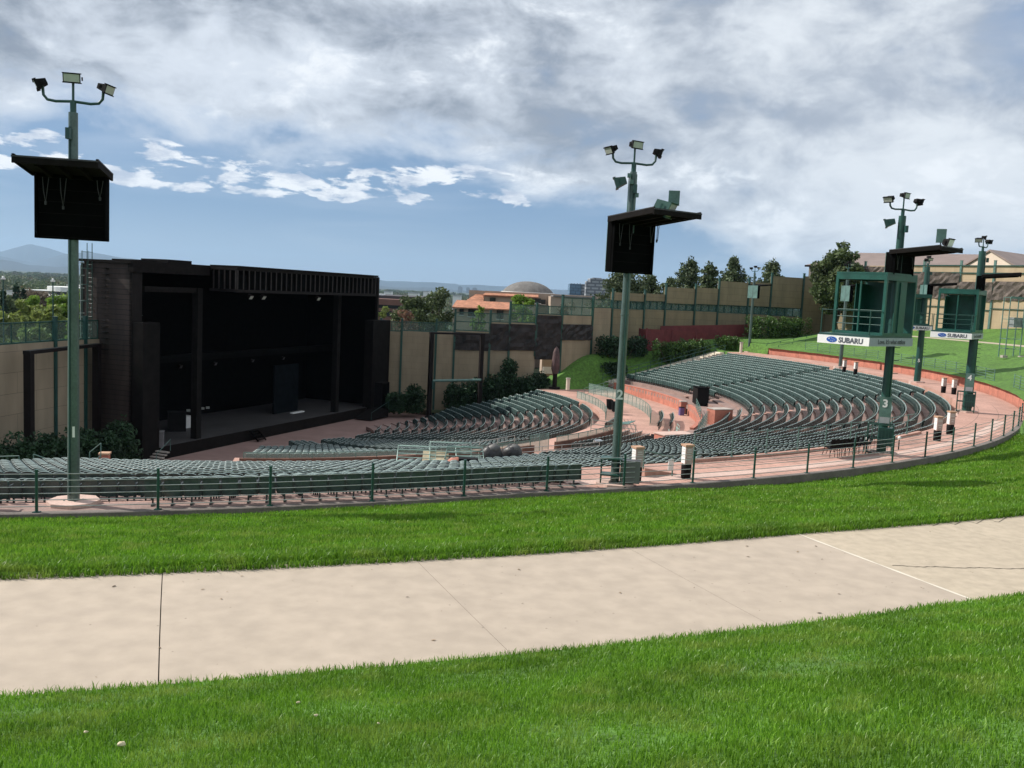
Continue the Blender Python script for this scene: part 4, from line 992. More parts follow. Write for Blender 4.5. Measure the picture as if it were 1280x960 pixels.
# ------------------------------------------------------------------ stage house
E0 = np.array([.364, .931, 0]); E0 /= np.linalg.norm(E0); NF = np.array([E0[1], -E0[0], 0]); S0 = np.array([-28.65, 80.95, 0])
def st(t, o, z): return S0 + E0*t + NF*o + UPV*z
ZS = -8.0; ZT = 7.75; ZL = 5.6
T = Thing('stage_house', 'huge black open stage house with a flat roof and ribbed fascia', 'stage', st(12, 0, ZS-.9))
def plate(mb, t0, t1, o0, o1, z0, z1, mi=0):
    c = st((t0+t1)/2, (o0+o1)/2, (z0+z1)/2); mb.obox(c, E0*(t1-t0)/2, NF*(o1-o0)/2, UPV*(z1-z0)/2, mi)
m = MB(); plate(m, -6.9, 32.6, -9.9, .75, -9.2, ZS); T.part('stage_floor', m, mat('stage_boards', (.06, .056, .056), .6, 0, .25, .6, .05))
m = MB(); plate(m, -6.95, 32.65, .76, .80, -9.2, ZS+.03); T.part('stage_skirt', m, BLACKW)
m = MB(); plate(m, .6, 31.6, -10.0, -9.7, ZS-.5, ZT-.2); plate(m, .6, .9, -9.7, -5.5, ZS-.5, ZT-.2); T.part('rear_wall', m, SOFT)
m = MB(); plate(m, -7.8, -7.5, -5.2, 0, -8.9, ZT); sw = T.part('side_wall', m, mat_block('siding_brown', (.040, .026, .022), (.034, .023, .02), (.014, .010, .009), (-.93, .36), 30, .42, .03, .5), label='brown horizontal siding on the sunlit end wall')
m = MB(); plate(m, -7.8, -6.7, -.28, .02, -8.9, ZT+.02); plate(m, -7.82, -7.4, -5.5, -5.2, -8.9, ZT-.3); T.part('corner_post', m, STEEL)
m = MB(); plate(m, -7.48, .9, -5.6, -5.3, ZS, ZT-.3); T.part('wing_wall', m, SOFT)
m = MB(); plate(m, 31.3, 31.6, -10.0, 0, -9, ZT-.2); T.part('end_wall', m, SOFT)
m = MB(); plate(m, -8.0, .7, -5.7, .1, ZT-.22, ZT); plate(m, .7, 32.0, -10.2, .1, ZT-.22, ZT); rf = T.part('roof', m, BLACKW)
m = MB(); plate(m, -7.95, 1.2, -.3, .3, ZT-.9, ZT+.03); plate(m, -6.5, 0, -.3, .1, ZL-.35, ZL+.1); T.part('wing_fascia', m, BLACKW)
m = MB()
for k, (t, w, h) in enumerate(((-1.2, 3.0, .34), (8.5, 2.6, .22), (15.5, 2.2, .18), (-5, 2, .15))): plate(m, t-w/2, t+w/2, -4, -1, ZT, ZT+h)
T.part('roof_hatch', m, BLACKW)
# projecting fascia truss with upright bars
FO = 3.2
m = MB(); plate(m, 1.4, 26.0, .12, FO+.25, ZT-.05, ZT+.12); fa = T.part('fascia_roof', m, BLACKW)
m = MB(); plate(m, 1.5, 25.9, .15, FO-.2, ZL+.0, ZL+.12); plate(m, 1.6, 25.8, .2, FO-.45, ZL+.2, ZT-.1); T.part('fascia_backing', m, SOFT)
m = MB(); plate(m, 1.45, 26, FO-.12, FO+.05, ZL-.12, ZL+.13); plate(m, 1.45, 26, FO-.1, FO+.05, ZT-.28, ZT-.06); plate(m, 1.4, 1.55, .1, FO, ZL-.1, ZL+.14); plate(m, 1.4, 1.55, .1, FO, ZT-.3, ZT-.06); T.part('fascia_chord', m, STEEL)
for k in range(31): m = MB(); t = 1.5+k*24.4/30; plate(m, t-.045, t+.045, FO-.08, FO+.0, ZL+.1, ZT-.25); T.part('fascia_bar', m, mat('weathered_steel', (.035, .028, .026), .5, .2, .4, 3) if k == 0 else bpy.data.materials['weathered_steel'])
for k in range(5): m = MB(); o = .5+k*.62; plate(m, 1.42, 1.52, o-.05, o+.05, ZL+.1, ZT-.25); T.part('fascia_bar', m, bpy.data.materials['weathered_steel'])
for t in (0, 23): m = MB(); plate(m, t-.32, t+.32, -.35, .3, ZS, ZL+.1); T.part('column', m, mat('column_paint', (.010, .009, .0085), .8, 0, .3, 1.5, .05, spec=.1) if t == 0 else bpy.data.materials['column_paint'])
m = MB(); plate(m, 1.2, 31.2, -6.2, -5.6, -1.6, -.9); T.part('lighting_bridge', m, mat('truss_paint', (.004, .004, .004), .8, 0, .4, 2, spec=.06))
m = MB(); plate(m, 26.0, 31.4, -.2, 0, ZL-.1, ZT-.3); T.part('end_fascia', m, BLACKW)
m = MB(); plate(m, 31.2, 31.55, .1, .4, 2.5, ZT-.1); T.part('end_post', m, STEEL)
for t0, t1, z in ((-7.9, -6.0, 2.75), (28.9, 33.0, 2.55)): m = MB(); plate(m, t0, t1, .15, 1.3, -9.1, z); T.part('wing_pier', m, BROWN)
m = MB(); plate(m, 17.0, 21.5, -4.2, -4.0, ZS, -2.6); T.part('drape', m, mat('blue_black_drape', (.006, .008, .010), .95, 0, .3, 1.2, spec=.05))
m = MB(); plate(m, -5.6, -4.6, -2, -1.9, ZS, 3); T.part('drape', m, SOFT)
for t in (3.6, 5.5, 14.6): floodlight(T, st(t, FO-.3, ZL-.45), NF-UPV*.7, .5, .4, .4, STEEL, LENS, 'stage_lamp')
for t_ in (4, 9, 15, 20.5): floodlight(T, st(t_, -5.5, -2.0), NF-UPV*.5, .34, .3, .3, STEEL, FLASH, 'stage_lamp')
for t_ in (7.5, 8.6, 9.6, 10.4): m = MB(); m.box(st(t_, -7.5, ZS+1.1), .35, .35, .2, .4); T.part('desk_lamp', m, WIRE)
m = MB(); plate(m, 18.6, 20.8, -3.0, -2.6, ZS, ZS+.12); T.part('floor_strip', m, WHITE)
# caged ladder on the end wall
m = MB(); lo = []
for o in (-4.7, -4.15): m.tube([st(-7.95, o, -1), st(-7.95, o, ZT+1.3)], .035, 6)
ld = T.part('ladder', m, GREEN)
for k in range(24): m = MB(); z = -1+k*.36; m.tube([st(-7.95, -4.7, z), st(-7.95, -4.15, z)], .022, 5); T.part('rung', m, GREEN, ld)
m = MB()
for k in range(7):
    z = .2+k*1.35; m.tube([st(-7.93, -4.75, z), st(-8.45, -4.8, z), st(-8.7, -4.4, z), st(-8.45, -4.05, z), st(-7.93, -4.1, z)], .025, 5)
for o, tt in ((-4.8, -8.45), (-4.4, -8.7), (-4.05, -8.45)): m.tube([st(tt, o, .2), st(tt, o, 8.4)], .02, 5)
T.part('safety_cage', m, GREEN, ld)
m = MB()
for k in range(9): m.tube([st(-7.9, -5.05, -1+k*1.05), st(-8.25, -5.2, -1+k*1.05)], .05, 5)
m.tube([st(-8.2, -5.15, -1), st(-8.2, -5.15, 7.2)], .045, 6); T.part('rain_pipe', m, WIRE)
for z in np.arange(.3, 7.4, .48): m = MB(); m.obox(st(-7.98, -2.7, z), E0*.16, NF*.25, UPV*.02); T.part('bracket', m, BROWN)
# loose things on and by the stage
q = st(4.2, -4.5, ZS); t = Thing('road_case', 'white sided road case standing on the dark stage', 'case', q)
m = MB(); m.add([q+E0*-.9, q+E0*.9, q+E0*.9+NF*-.8, q+E0*-.9+NF*-.8]+[v+UPV*1.15 for v in (q+E0*-.9, q+E0*.55, q+E0*.55+NF*-.8, q+E0*-.9+NF*-.8)], [(3, 2, 1, 0), (4, 5, 6, 7), (0, 1, 5, 4), (1, 2, 6, 5), (2, 3, 7, 6), (3, 0, 4, 7)]); t.part('body', m, mat('white_case', (.6, .6, .6), .5, 0, .06, 2))
m = MB(); m.tube([q+E0*1.2, q+E0*1.0+UPV*1.5, q+E0*-.5+UPV*1.5], .04, 6); t.part('frame', m, STEEL)
q = st(2.2, -4.2, ZS); m = MB(); m.box(q+UPV*.9, 1.6, 1.2, 1.8, .4); m.box(q+UPV*1.83, 1.7, 1.3, .06, .4); tag(m.build('speaker_cabinet', BLACK, None, q), 'black cabinet on stage left of the white sided road case', 'cabinet')
q = st(30.6, 1.6, -8.95); t = Thing('speaker_cabinet', 'tall black loudspeaker cabinet at the right end of the stage', 'loudspeaker', q); m = MB(); m.obox(q+UPV*2.0, E0*.9, NF*.7, UPV*2.0); t.part('cabinet', m, BLACK); m = MB(); m.obox(q+UPV*2.0+NF*.72, E0*.8, NF*.01, UPV*1.85); t.part('grille', m, SOFT)
q = st(-5.2, .3, ZS); m = MB(); m.box(q+UPV*.65, 1.1, 1.1, 1.3, .3); m.box(q+UPV*1.33, 1.2, 1.2, .05, .3); tag(m.build('equipment_case', mat('grey_case', (.17, .165, .17), .6, 0, .15, 2), None, q), 'grey box at the left front corner of the stage', 'case')
q = st(7.0, 1.0, -8.95); t = Thing('stage_steps', 'small black steps against the front of the stage', 'steps', q); m = MB()
for k in range(4): m.obox(q+NF*(.9-.28*k)+UPV*(.12+.23*k), E0*.6, NF*.14, UPV*.03)
t.part('tread', m, SOFT)
for s in (-1, 1): m = MB(); m.beam(q+E0*s*.6+NF*1.05, q+E0*s*.6+NF*.0+UPV*.9, .05, .14); t.part('stringer', m, SOFT)
q = st(-6.6, 1.6, -8.95); t = Thing('stage_steps', 'grey side steps with handrails at the left stage corner', 'steps', q); m = MB()
for k in range(5): m.obox(q-E0*(.9-.3*k)+UPV*(.1+.19*k), E0*.15, NF*1.0, UPV*.05)
t.part('tread', m, CONC)
for s in (-1, 1): m = MB(); m.tube([q-E0*1.1+NF*s, q-E0*1.1+NF*s+UPV*.95, q+E0*.5+NF*s+UPV*1.95, q+E0*.5+NF*s+UPV*1.0], .03, 6); t.part('handrail', m, GREEN_L)
q = st(28.5, 2.6, -8.95); t = Thing('stage_ramp', 'dark ramp rising to the right end of the stage', 'ramp', q); m = MB(); A = [st(25.5, 1.0, -8.95), st(25.5, 3.4, -8.95), st(29.5, 3.4, -8.95), st(29.5, 1.0, -8.95)]
m.add(A+[A[0]+UPV*.02, A[1]+UPV*.02, A[2]+UPV*.98, A[3]+UPV*.98], [(0, 1, 5, 4), (1, 2, 6, 5), (2, 3, 7, 6), (3, 0, 4, 7), (4, 5, 6, 7)]); t.part('deck', m, BLACKW)
m = MB(); m.tube([A[1]+UPV*.9, A[2]+UPV*1.85], .03, 6); m.tube([A[2]+UPV*.9, A[2]+UPV*1.85], .03, 6); m.tube([A[1], A[1]+UPV*.9], .03, 6); t.part('handrail', m, GREEN_D)

# ------------------------------------------------------------------ perimeter walls, bay by bay
def wall_run(name, label, bays, block, post_mat, posts=True, th=.35, toward=1):
    """bays: dicts with plan points a, b, z0 (bottom), zt (top of the solid), rail (list of heights above, railing with glass), mural (z0, z1), win (z0, z1)"""
    P0 = np.array([bays[0]['a'][0], bays[0]['a'][1], bays[0]['z0'][0]]); t = Thing(name, label, 'wall', P0)
    for b in bays:
        a, c = np.array([*b['a'][:2], 0.]), np.array([*b['b'][:2], 0.]); d = nrm(c-a); n = np.array([d[1], -d[0], 0])   # towards the seats
        za, zb = b['z0'] if isinstance(b['z0'], tuple) else (b['z0'], b['z0']); zt = b['zt']
        m = MB()
        if 'win' in b:
            w0, w1 = b['win']; m.slab(a, c, za-1, w0, zb-1, w0, th); pn = t.part('wall_panel', m, block)
            m = MB(); m.slab(a, c, w1, zt, w1, zt, th); t.part('upper_panel', m, b.get('upmat', block))
            m = MB(); m.slab(a-n*.1, c-n*.1, w0, w1, w0, w1, .05); wn = t.part('window', m, b.get('glass', WINM))
            m = MB(); k = max(2, int(np.linalg.norm(c-a)/1.25))
            for i in range(k+1): p = a+(c-a)*i/k; m.beam(p+UPV*w0, p+UPV*w1, .1, .12, d)
            for z in (w0+.05, w1-.05): m.beam(a+UPV*z+n*.03, c+UPV*z+n*.03, .12, .11)
            t.part('frame', m, GREEN_D, wn)
        else:
            m.slab(a, c, za-1, zt, zb-1, zt, th); t.part('wall_panel', m, block)
        if 'mural' in b:
            z0, z1 = b['mural']; m = MB(); G = []; L = np.linalg.norm(c-a); kk = max(6, int(L*2.2)); kz = max(5, int((z1-z0)*2.2)); rn = np.random.default_rng(int(abs(z1*97+L*31)))
            H = rn.uniform(.05, .30, (kk+1, kz+1))
            for i in range(kk+1): G.append([a+(c-a)*i/kk+n*(th/2+H[i, j])+UPV*(z0+(z1-z0)*j/kz) for j in range(kz+1)])
            m.grid(G, 0, False)
            ed = G[0]+[r[-1] for r in G[1:]]+G[-1][::-1][1:]+[r[0] for r in G[::-1]][1:-1]; inn = [p-n*(np.dot(p-a, n)-th/2+.05) for p in ed]; k_ = len(ed)
            m.add(ed+inn, [(i, (i+1) % k_, k_+(i+1) % k_, k_+i) for i in range(k_)]); t.part('relief_panel', m, b.get('mm', MURAL))
        if 'rail' in b:
            hs = b['rail']; m = MB(); pr = None
            m.beam(a+UPV*(zt+.06), c+UPV*(zt+.06), .12, .12)
            for h in hs: m.beam(a+UPV*(zt+h), c+UPV*(zt+h), .09, .10)
            k = max(2, int(np.linalg.norm(c-a)/1.5))
            for i in range(k+1): p = a+(c-a)*i/k; m.beam(p+UPV*zt, p+UPV*(zt+hs[-1]), .08, .08, d)
            rl = t.part('railing', m, GREEN)
            m = MB(); m.slab(a, c, zt+.12, zt+hs[-1]-.05, zt+.12, zt+hs[-1]-.05, .03); t.part('glass', m, GLASSR, rl)
        if posts:
            for p, z in ((a, za),) if b is not bays[-1] else ((a, za), (c, zb)):
                m = MB(); top = zt+(b['rail'][-1] if 'rail' in b else 0)+b.get('pt', .35); m.beam(p+n*.2+UPV*(z-.6), p+n*.2+UPV*top, .26, .26, d); m.beam(p+n*.2+UPV*top, p+n*.2+UPV*(top+.05), .34, .34, d); t.part('post', m, post_mat)
    return t
WINM = mat_glass('strip_window_glass', (.10, .17, .16), .6)
dl = nrm(at(165, 421, 79)-at(0, 430, 64)); BLK_L = mat_block('grey_beige_block', (.31, .25, .178), (.285, .23, .165), (.185, .15, .105), dl, 4.2, 1.55, .02, .16)
pl = [at(x, 425, D) for x, D in ((-62, 59.5), (-25, 62.3), (66, 70), (104, 73.4), (172, 79.8))]
wall_run('perimeter_wall', 'high beige block wall with glass railing left of the stage', [dict(a=pl[i], b=pl[i+1], z0=(-8.7, -8.7), zt=1.12, rail=[1.55]) for i in range(4)], BLK_L, GREEN_D)
# mural wall right of the stage
PXR = [(477, 112.0), (503, 112.0), (546, 112.2), (569, 112.4), (613, 112.8), (637, 113.2), (670, 114.2), (701, 115.2), (739, 119), (763, 122), (803, 127), (829, 129.5), (866, 133), (895, 135.5), (932, 138), (960, 140), (1000, 142), (1032, 143)]
PR = {x: at(x, 400, D) for x, D in PXR}; DR = dict(PXR)
def zy(x, y): return float(at(x, y, DR[x])[2])
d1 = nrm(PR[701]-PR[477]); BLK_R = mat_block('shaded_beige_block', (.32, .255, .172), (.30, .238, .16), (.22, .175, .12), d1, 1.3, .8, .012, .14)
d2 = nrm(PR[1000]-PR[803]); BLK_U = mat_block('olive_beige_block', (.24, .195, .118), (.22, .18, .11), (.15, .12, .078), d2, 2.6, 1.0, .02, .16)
def bay(x0, x1, ytop, yrail=None, mural=None, z0=None, mid=True):
    xm = x0; zt = zy(x0, ytop); b = dict(a=PR[x0], b=PR[x1], z0=z0 or (zy(x0, 500), zy(x1, 500)), zt=zt)
    if yrail: h = zy(x0, yrail)-zt; b['rail'] = [h*.5, h] if mid else [h]
    if mural: b['mural'] = (zy(x0, mural[1]), zy(x0, mural[0])-.02)
    return b
zb0 = -9.0
B = [bay(477, 503, 413.5, 401.5, z0=(zb0, zb0), mid=False), bay(503, 546, 413.5, 402, z0=(zb0, zb0), mid=False), bay(546, 569, 413.5, 402.5, z0=(zb0, zb0), mid=False),
     bay(569, 613, 413, 390, (414.5, 437), z0=(zb0, zb0)), bay(613, 637, 402.5, 391.5, (404, 437.5), (zb0, zb0), False), bay(637, 670, 403, 380.5, (404.5, 437.5), (zb0, zb0)), bay(670, 701, 392.5, 382, None, (zb0, zb0), False), bay(701, 739, 394, 372, (405, 425), (-6, -5)), bay(739, 763, 384.5, 374, None, (-5, -3), False)]
B[6]['z0'] = (zy(670, 449)+1.0, zy(670, 449)+1.0)
B[6]['mural'] = (zy(670, 449), zy(670, 393.5))
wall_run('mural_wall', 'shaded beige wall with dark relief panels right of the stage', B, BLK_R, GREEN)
def bay2(x0, x1, ytop, w0, w1, glass=None):
    b = dict(a=PR[x0], b=PR[x1], z0=(-4, -4), zt=zy(x0, ytop), win=(zy(x0, w1), zy(x0, w0)), pt=.5)
    if glass: b['glass'] = glass
    return b
wall_run('window_wall', 'tall olive beige wall with a strip of dark windows behind the far seats', [bay2(763, 803, 365, 375, 386), bay2(803, 829, 366.5, 375.5, 386.5), bay2(829, 866, 358.5, 378.5, 387.5), bay2(866, 895, 359, 379.5, 389), bay2(895, 932, 351, 380.5, 391), bay2(932, 960, 352, 382, 392.5), bay2(960, 1000, 345, 383.5, 394.5),
    dict(a=PR[1000], b=PR[1032], z0=(-4, -4), zt=zy(1000, 345), pt=.4)], BLK_U, GREEN_D)
# return wall from the tall wall end and the sunlit relief wall on the right
pr0, pr1 = at(1032, 400, 143), at(1077, 400, 131.5)
wall_run('return_wall', 'short shaded wall between the tree and the spotlight booth', [dict(a=pr0, b=pr1, z0=(0, 0), zt=float(at(1060, 352, 133)[2]))], BLK_U, GREEN_D, posts=False)
XS = [(1077, 131.5), (1110, 128), (1150, 124.5), (1196, 120.5), (1238, 117), (1281, 113.5), (1330, 110), (1385, 106.5)]
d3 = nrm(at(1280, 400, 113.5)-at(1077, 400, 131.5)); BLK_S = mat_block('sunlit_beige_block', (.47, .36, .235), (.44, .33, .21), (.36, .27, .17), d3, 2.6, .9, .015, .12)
bs = []
for i, ((x0, D0), (x1, D1)) in enumerate(zip(XS[:-1], XS[1:])):
    a, b = at(x0, 400, D0), at(x1, 400, D1); xm = x0
    f = lambda y: float(at(x0, y, D0)[2])
    bb = dict(a=a, b=b, z0=(f(409), f(409)), zt=f(331 if i < 3 else 331.5), pt=.6)
    yt, yb = ((329, 350), (339.5, 366), (340, 372), (352, 376), (351.5, 375), (352, 378), (353, 380))[i]
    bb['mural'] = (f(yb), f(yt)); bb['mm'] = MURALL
    if i == 0: bb['zt'] = f(332); bb['mural'] = (f(350), f(333))
    bs.append(bb)
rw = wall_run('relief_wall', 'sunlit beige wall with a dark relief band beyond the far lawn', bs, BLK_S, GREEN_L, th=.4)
for bb in bs[1:6]:
    a, b = np.array([*bb['a'][:2], 0]), np.array([*bb['b'][:2], 0]); d = nrm(b-a); n = np.array([d[1], -d[0], 0]); m = MB()
    for z in (bb['zt']-1.0, bb['zt']-.05): m.beam(a+n*.3+UPV*z, b+n*.3+UPV*z, .1, .14)
    z = bb['mural'][0]-1.1; m.beam(a+n*.3+UPV*z, b+n*.3+UPV*z, .08, .1)
    rw.part('cross_rail', m, GREEN)
# maroon fence
pts = [at(x, 420, D) for x, D in ((799, 124), (808, 121.5), (840, 124.5), (870, 128), (900, 131.5))]
t = Thing('board_fence', 'dark maroon board fence between the hedges below the window wall', 'fence', pts[0]); MAR = mat('maroon_boards', (.15, .028, .032), .7, 0, .25, 1.5, .1, fine=.25)
tops = [404, 411, 412.5, 413, 414]; zt_ = [float(at(x, y, D)[2]) for (x, D), y in zip(((799, 124), (808, 121.5), (840, 124.5), (870, 128), (900, 131.5)), (411, 411, 413, 415, 417))]
for i in range(4):
    m = MB(); a, b = pts[i], pts[i+1]; L = np.linalg.norm((b-a)[:2]); k = max(3, int(L/.3))
    for j in range(k): p, q = a+(b-a)*(j+.03)/k, a+(b-a)*(j+.97)/k; z = zt_[i]+(zt_[i+1]-zt_[i])*j/k; m.slab(p, q, -.3, z, -.3, z, .06)
    t.part('board_panel', m, MAR)
for i in range(5): m = MB(); m.box([pts[i][0], pts[i][1]-.1, (zt_[i]-1)/2], .2, .2, zt_[i]+1.2); t.part('post', m, MAR)
ptb = [at(x, 406, D) for x, D in ((826, 128), (938, 134.5))]; m = MB(); m.slab(ptb[0], ptb[1], -1, float(at(826, 407.5, 128)[2]), -1, float(at(938, 405.5, 134.5)[2]), .1)
tag(m.build('board_fence', MAR, None, (ptb[0][0], ptb[0][1], 0)), 'second maroon fence run right against the foot of the window wall', 'fence')
# steel goalpost frames
def goal(label, A, B_, zt, zb, w):
    t = Thing('steel_frame', label, 'steel frame', [A[0], A[1], zb]); d = nrm([B_[0]-A[0], B_[1]-A[1], 0])
    for p in (A, B_): m = MB(); m.beam([p[0], p[1], zb], [p[0], p[1], zt-w*.5], w, w, d); m.beam([p[0], p[1], zb], [p[0], p[1], zb+.3], w*1.6, w*1.6, d); t.part('post', m, STEEL)
    m = MB(); m.beam(np.array([A[0], A[1], zt-w*.25])-d*w*.6, np.array([B_[0], B_[1], zt-w*.25])+d*w*.6, w, w*.5); t.part('beam', m, STEEL)
A, B_ = at(36, 440, 64), at(121, 432, 73.5); goal('tall dark steel frame before the wall left of the stage', A, B_, .85, -8.8, .52)
A, B_ = at(539, 440, 106), at(602, 440, 109); t_ = goal('tall dark steel frame before the mural wall right of the stage', A, B_, float(at(539, 415, 106)[2]), -8.8, .45)
q0, q1 = at(541, 476, 105.5), at(601, 475, 108.5)
t = Thing('pipe_rail', 'pale horizontal pipe between the legs of the right steel frame', 'rail', [q0[0], q0[1], q0[2]]); m = MB(); m.tube([q0, q1], .16, 8); t.part('pipe', m, GREEN_L); m = MB(); m.tube([q0-UPV*1, q0], .1, 6); t.part('bracket', m, GREEN_D)
# wrapped parasol form by the gateway
q = at(693, 486, 111.5); t = Thing('closed_parasol', 'tall closed brown parasol on a dark post by the gateway', 'parasol', q)
m = MB(); m.tube([q, q+UPV*.25], .7, 12); m.tube([q, q+UPV*3.4], .28, 8); t.part('post', m, STEEL)
m = MB(); m.tube([q+UPV*1.9, q+UPV*2.5, q+UPV*3.6, q+UPV*4.5, q+UPV*5.0, q+UPV*5.3], [.35, .55, .5, .42, .28, .05], 11); t.part('canopy', m, mat('brown_canvas', (.085, .05, .05), .8, 0, .45, 1.6, .5, 5))
q = at(684, 466, 121); t = Thing('gatehouse', 'small sunlit gate kiosk seen through the gap in the wall', 'kiosk', q); m = MB(); m.box(q+UPV*-1.0, 1.9, 1.2, 6.6, .2); t.part('body', m, STUC); m = MB(); m.box(q+UPV*.4+np.array([0, -.7, 0]), 1.3, .2, .9, .2); t.part('counter', m, WHITE)
# stairs beside the far seats
def stair(label, a, r0, r1, z0, z1, wdt, n):
    t = Thing('stairs', label, 'stairs', pol(r0, a, z0)); m = MB()
    for i in range(n):
        r = r0+(r1-r0)*i/n; z = z0+(z1-z0)*(i+1)/n; m.obox(pol(r+(r1-r0)/n/2, a, z-.5), tangent(a)*wdt/2, radial(a)*(r1-r0)/n/2, UPV*.5)
    t.part('step', m, STONEC)
    for s in (-1, 1):
        k = 10; P = [pol(r0+(r1-r0)*i/k, a, z0+(z1-z0)*i/k)+tangent(a)*s*(wdt/2+.12) for i in range(k+1)]
        for i, p in enumerate(P): m = MB(); m.tube([p-UPV*.4, p+UPV*1.05], .04, 6); t.part('post', m, GREEN)
        m = MB()
        for h in (.55, 1.05): m.tube([p+UPV*h for p in P], .03, 6)
        t.part('handrail', m, GREEN)
stair('pale stone stairs rising along the far edge of the upper seats', 32.0, 43, 62.5, -4.2, -.1, 1.5, 26)
stair('pale stone stairs climbing to the tall wall beside the far lawn', 27.8, 67.5, 92, .3, 4.6, 2.0, 30)
# lattice tower on the far lawn
q = at(1263, 428, 92); q[2] = lawn_z(math.hypot(q[0]-CX, q[1]-CY), ang(q)[0]); t = Thing('scaffold_tower', 'pale green open lattice frame tower on the far lawn', 'scaffold', q)
hh = 6.1
for i in (-.75, .75):
    for j in (-.6, .6): m = MB(); m.tube([q+np.array([i, j, 0]), q+np.array([i, j, hh])], .06, 6); t.part('leg', m, GREEN_L)
m = MB()
for z in (.9, 1.9, 2.9, 3.9, 4.9, hh):
    for i in (-.75, .75): m.tube([q+np.array([i, -.6, z]), q+np.array([i, .6, z])], .03, 5)
    for j in (-.6, .6): m.tube([q+np.array([-.75, j, z]), q+np.array([.75 if z > 4 else .2, j, z])], .03, 5)
t.part('brace', m, GREEN_L); m = MB(); m.box(q+np.array([.35, 0, 3.6]), .9, .9, 1.0); t.part('equipment_box', m, mat('grey_box', (.2, .22, .22), .6, 0, .3, 3)); m = MB(); m.beam(q+np.array([-.7, -.6, hh]), q+np.array([4.0, -.4, hh-.1]), .12, .22); t.part('arm', m, GREEN_L)
m = MB()
for i in (-.9, .9): m.box(q+np.array([i, -.7, .1]), .5, .5, .25)
t.part('foot', m, CONC)
# low wall and pillar at the near left corner of the terraces
q = pol(50, -96, -4.6); t = Thing('low_wall', 'low pale concrete wall below the hedges at the left', 'wall', pol(33, -93, -8.9)); m = MB(); m.slab(at(10, 580, 56), at(82, 573, 60), -9, -6.6, -9, -6.6, .4); t.part('wall_face', m, CONC)
q = at(131, 577, 47); t = Thing('brick_pillar', 'small brick pillar with a flat cap at the left row ends', 'pillar', [q[0], q[1], -4.8]); m = MB(); m.box([q[0], q[1], -3.9], .45, .45, 1.9, .2); t.part('shaft', m, BRICKP); m = MB(); m.box([q[0], q[1], -2.9], .55, .55, .1, .2); t.part('cap', m, TANC)
barrier('railing', 'pale green stair railing beside the small brick pillar', at(112, 582, 46)-UPV*.6, at(126, 580, 46)-UPV*.2, 1.3, GREEN_L, 2)
barrier('railing', 'pale green stair railing near the left edge above the seats', at(42, 590, 44)-UPV*.5, at(62, 592, 44)-UPV*.7, 1.4, GREEN_L, 2)
barrier('railing', 'pale green railing at the far left end of the seat rows', at(-12, 598, 40), at(24, 597, 40), 1.0, GREEN_L, 2)

# ------------------------------------------------------------------ plants
def leaf_quads(C, size, g, flat=0.0):
    k = len(C); a = g.normal(size=(k, 3)); a /= np.linalg.norm(a, axis=1)[:, None]; b = g.normal(size=(k, 3)); b -= a*np.sum(a*b, 1)[:, None]; b /= np.linalg.norm(b, axis=1)[:, None]
    if flat: a[:, 2] *= (1-flat); b[:, 2] *= (1-flat)
    s = (np.asarray(size)*g.uniform(.6, 1.3, k))[:, None]
    V = np.stack([C-a*s, C-b*s*.55+a*s*.1, C+a*s, C+b*s*.55+a*s*.1], 1).reshape(-1, 3)
    return V, np.arange(4*k).reshape(k, 4)
def crown_points(cl, n, g, shell=.55):
    """cl: (k,6) clumps x y z rx ry rz; leaves crowd towards each clump's skin"""
    cl = np.asarray(cl); vol = cl[:, 3]*cl[:, 4]+cl[:, 4]*cl[:, 5]; idx = g.choice(len(cl), n, p=vol/vol.sum())
    d = g.normal(size=(n, 3)); d /= np.linalg.norm(d, axis=1)[:, None]; r = (shell+(1-shell)*g.uniform(0, 1, n)**.6)*(1+.12*g.normal(size=n))
    return cl[idx, :3] + d*cl[idx, 3:]*r[:, None]
TREE_SEED = [100]
def seed(): TREE_SEED[0] += 1; return np.random.default_rng(TREE_SEED[0])
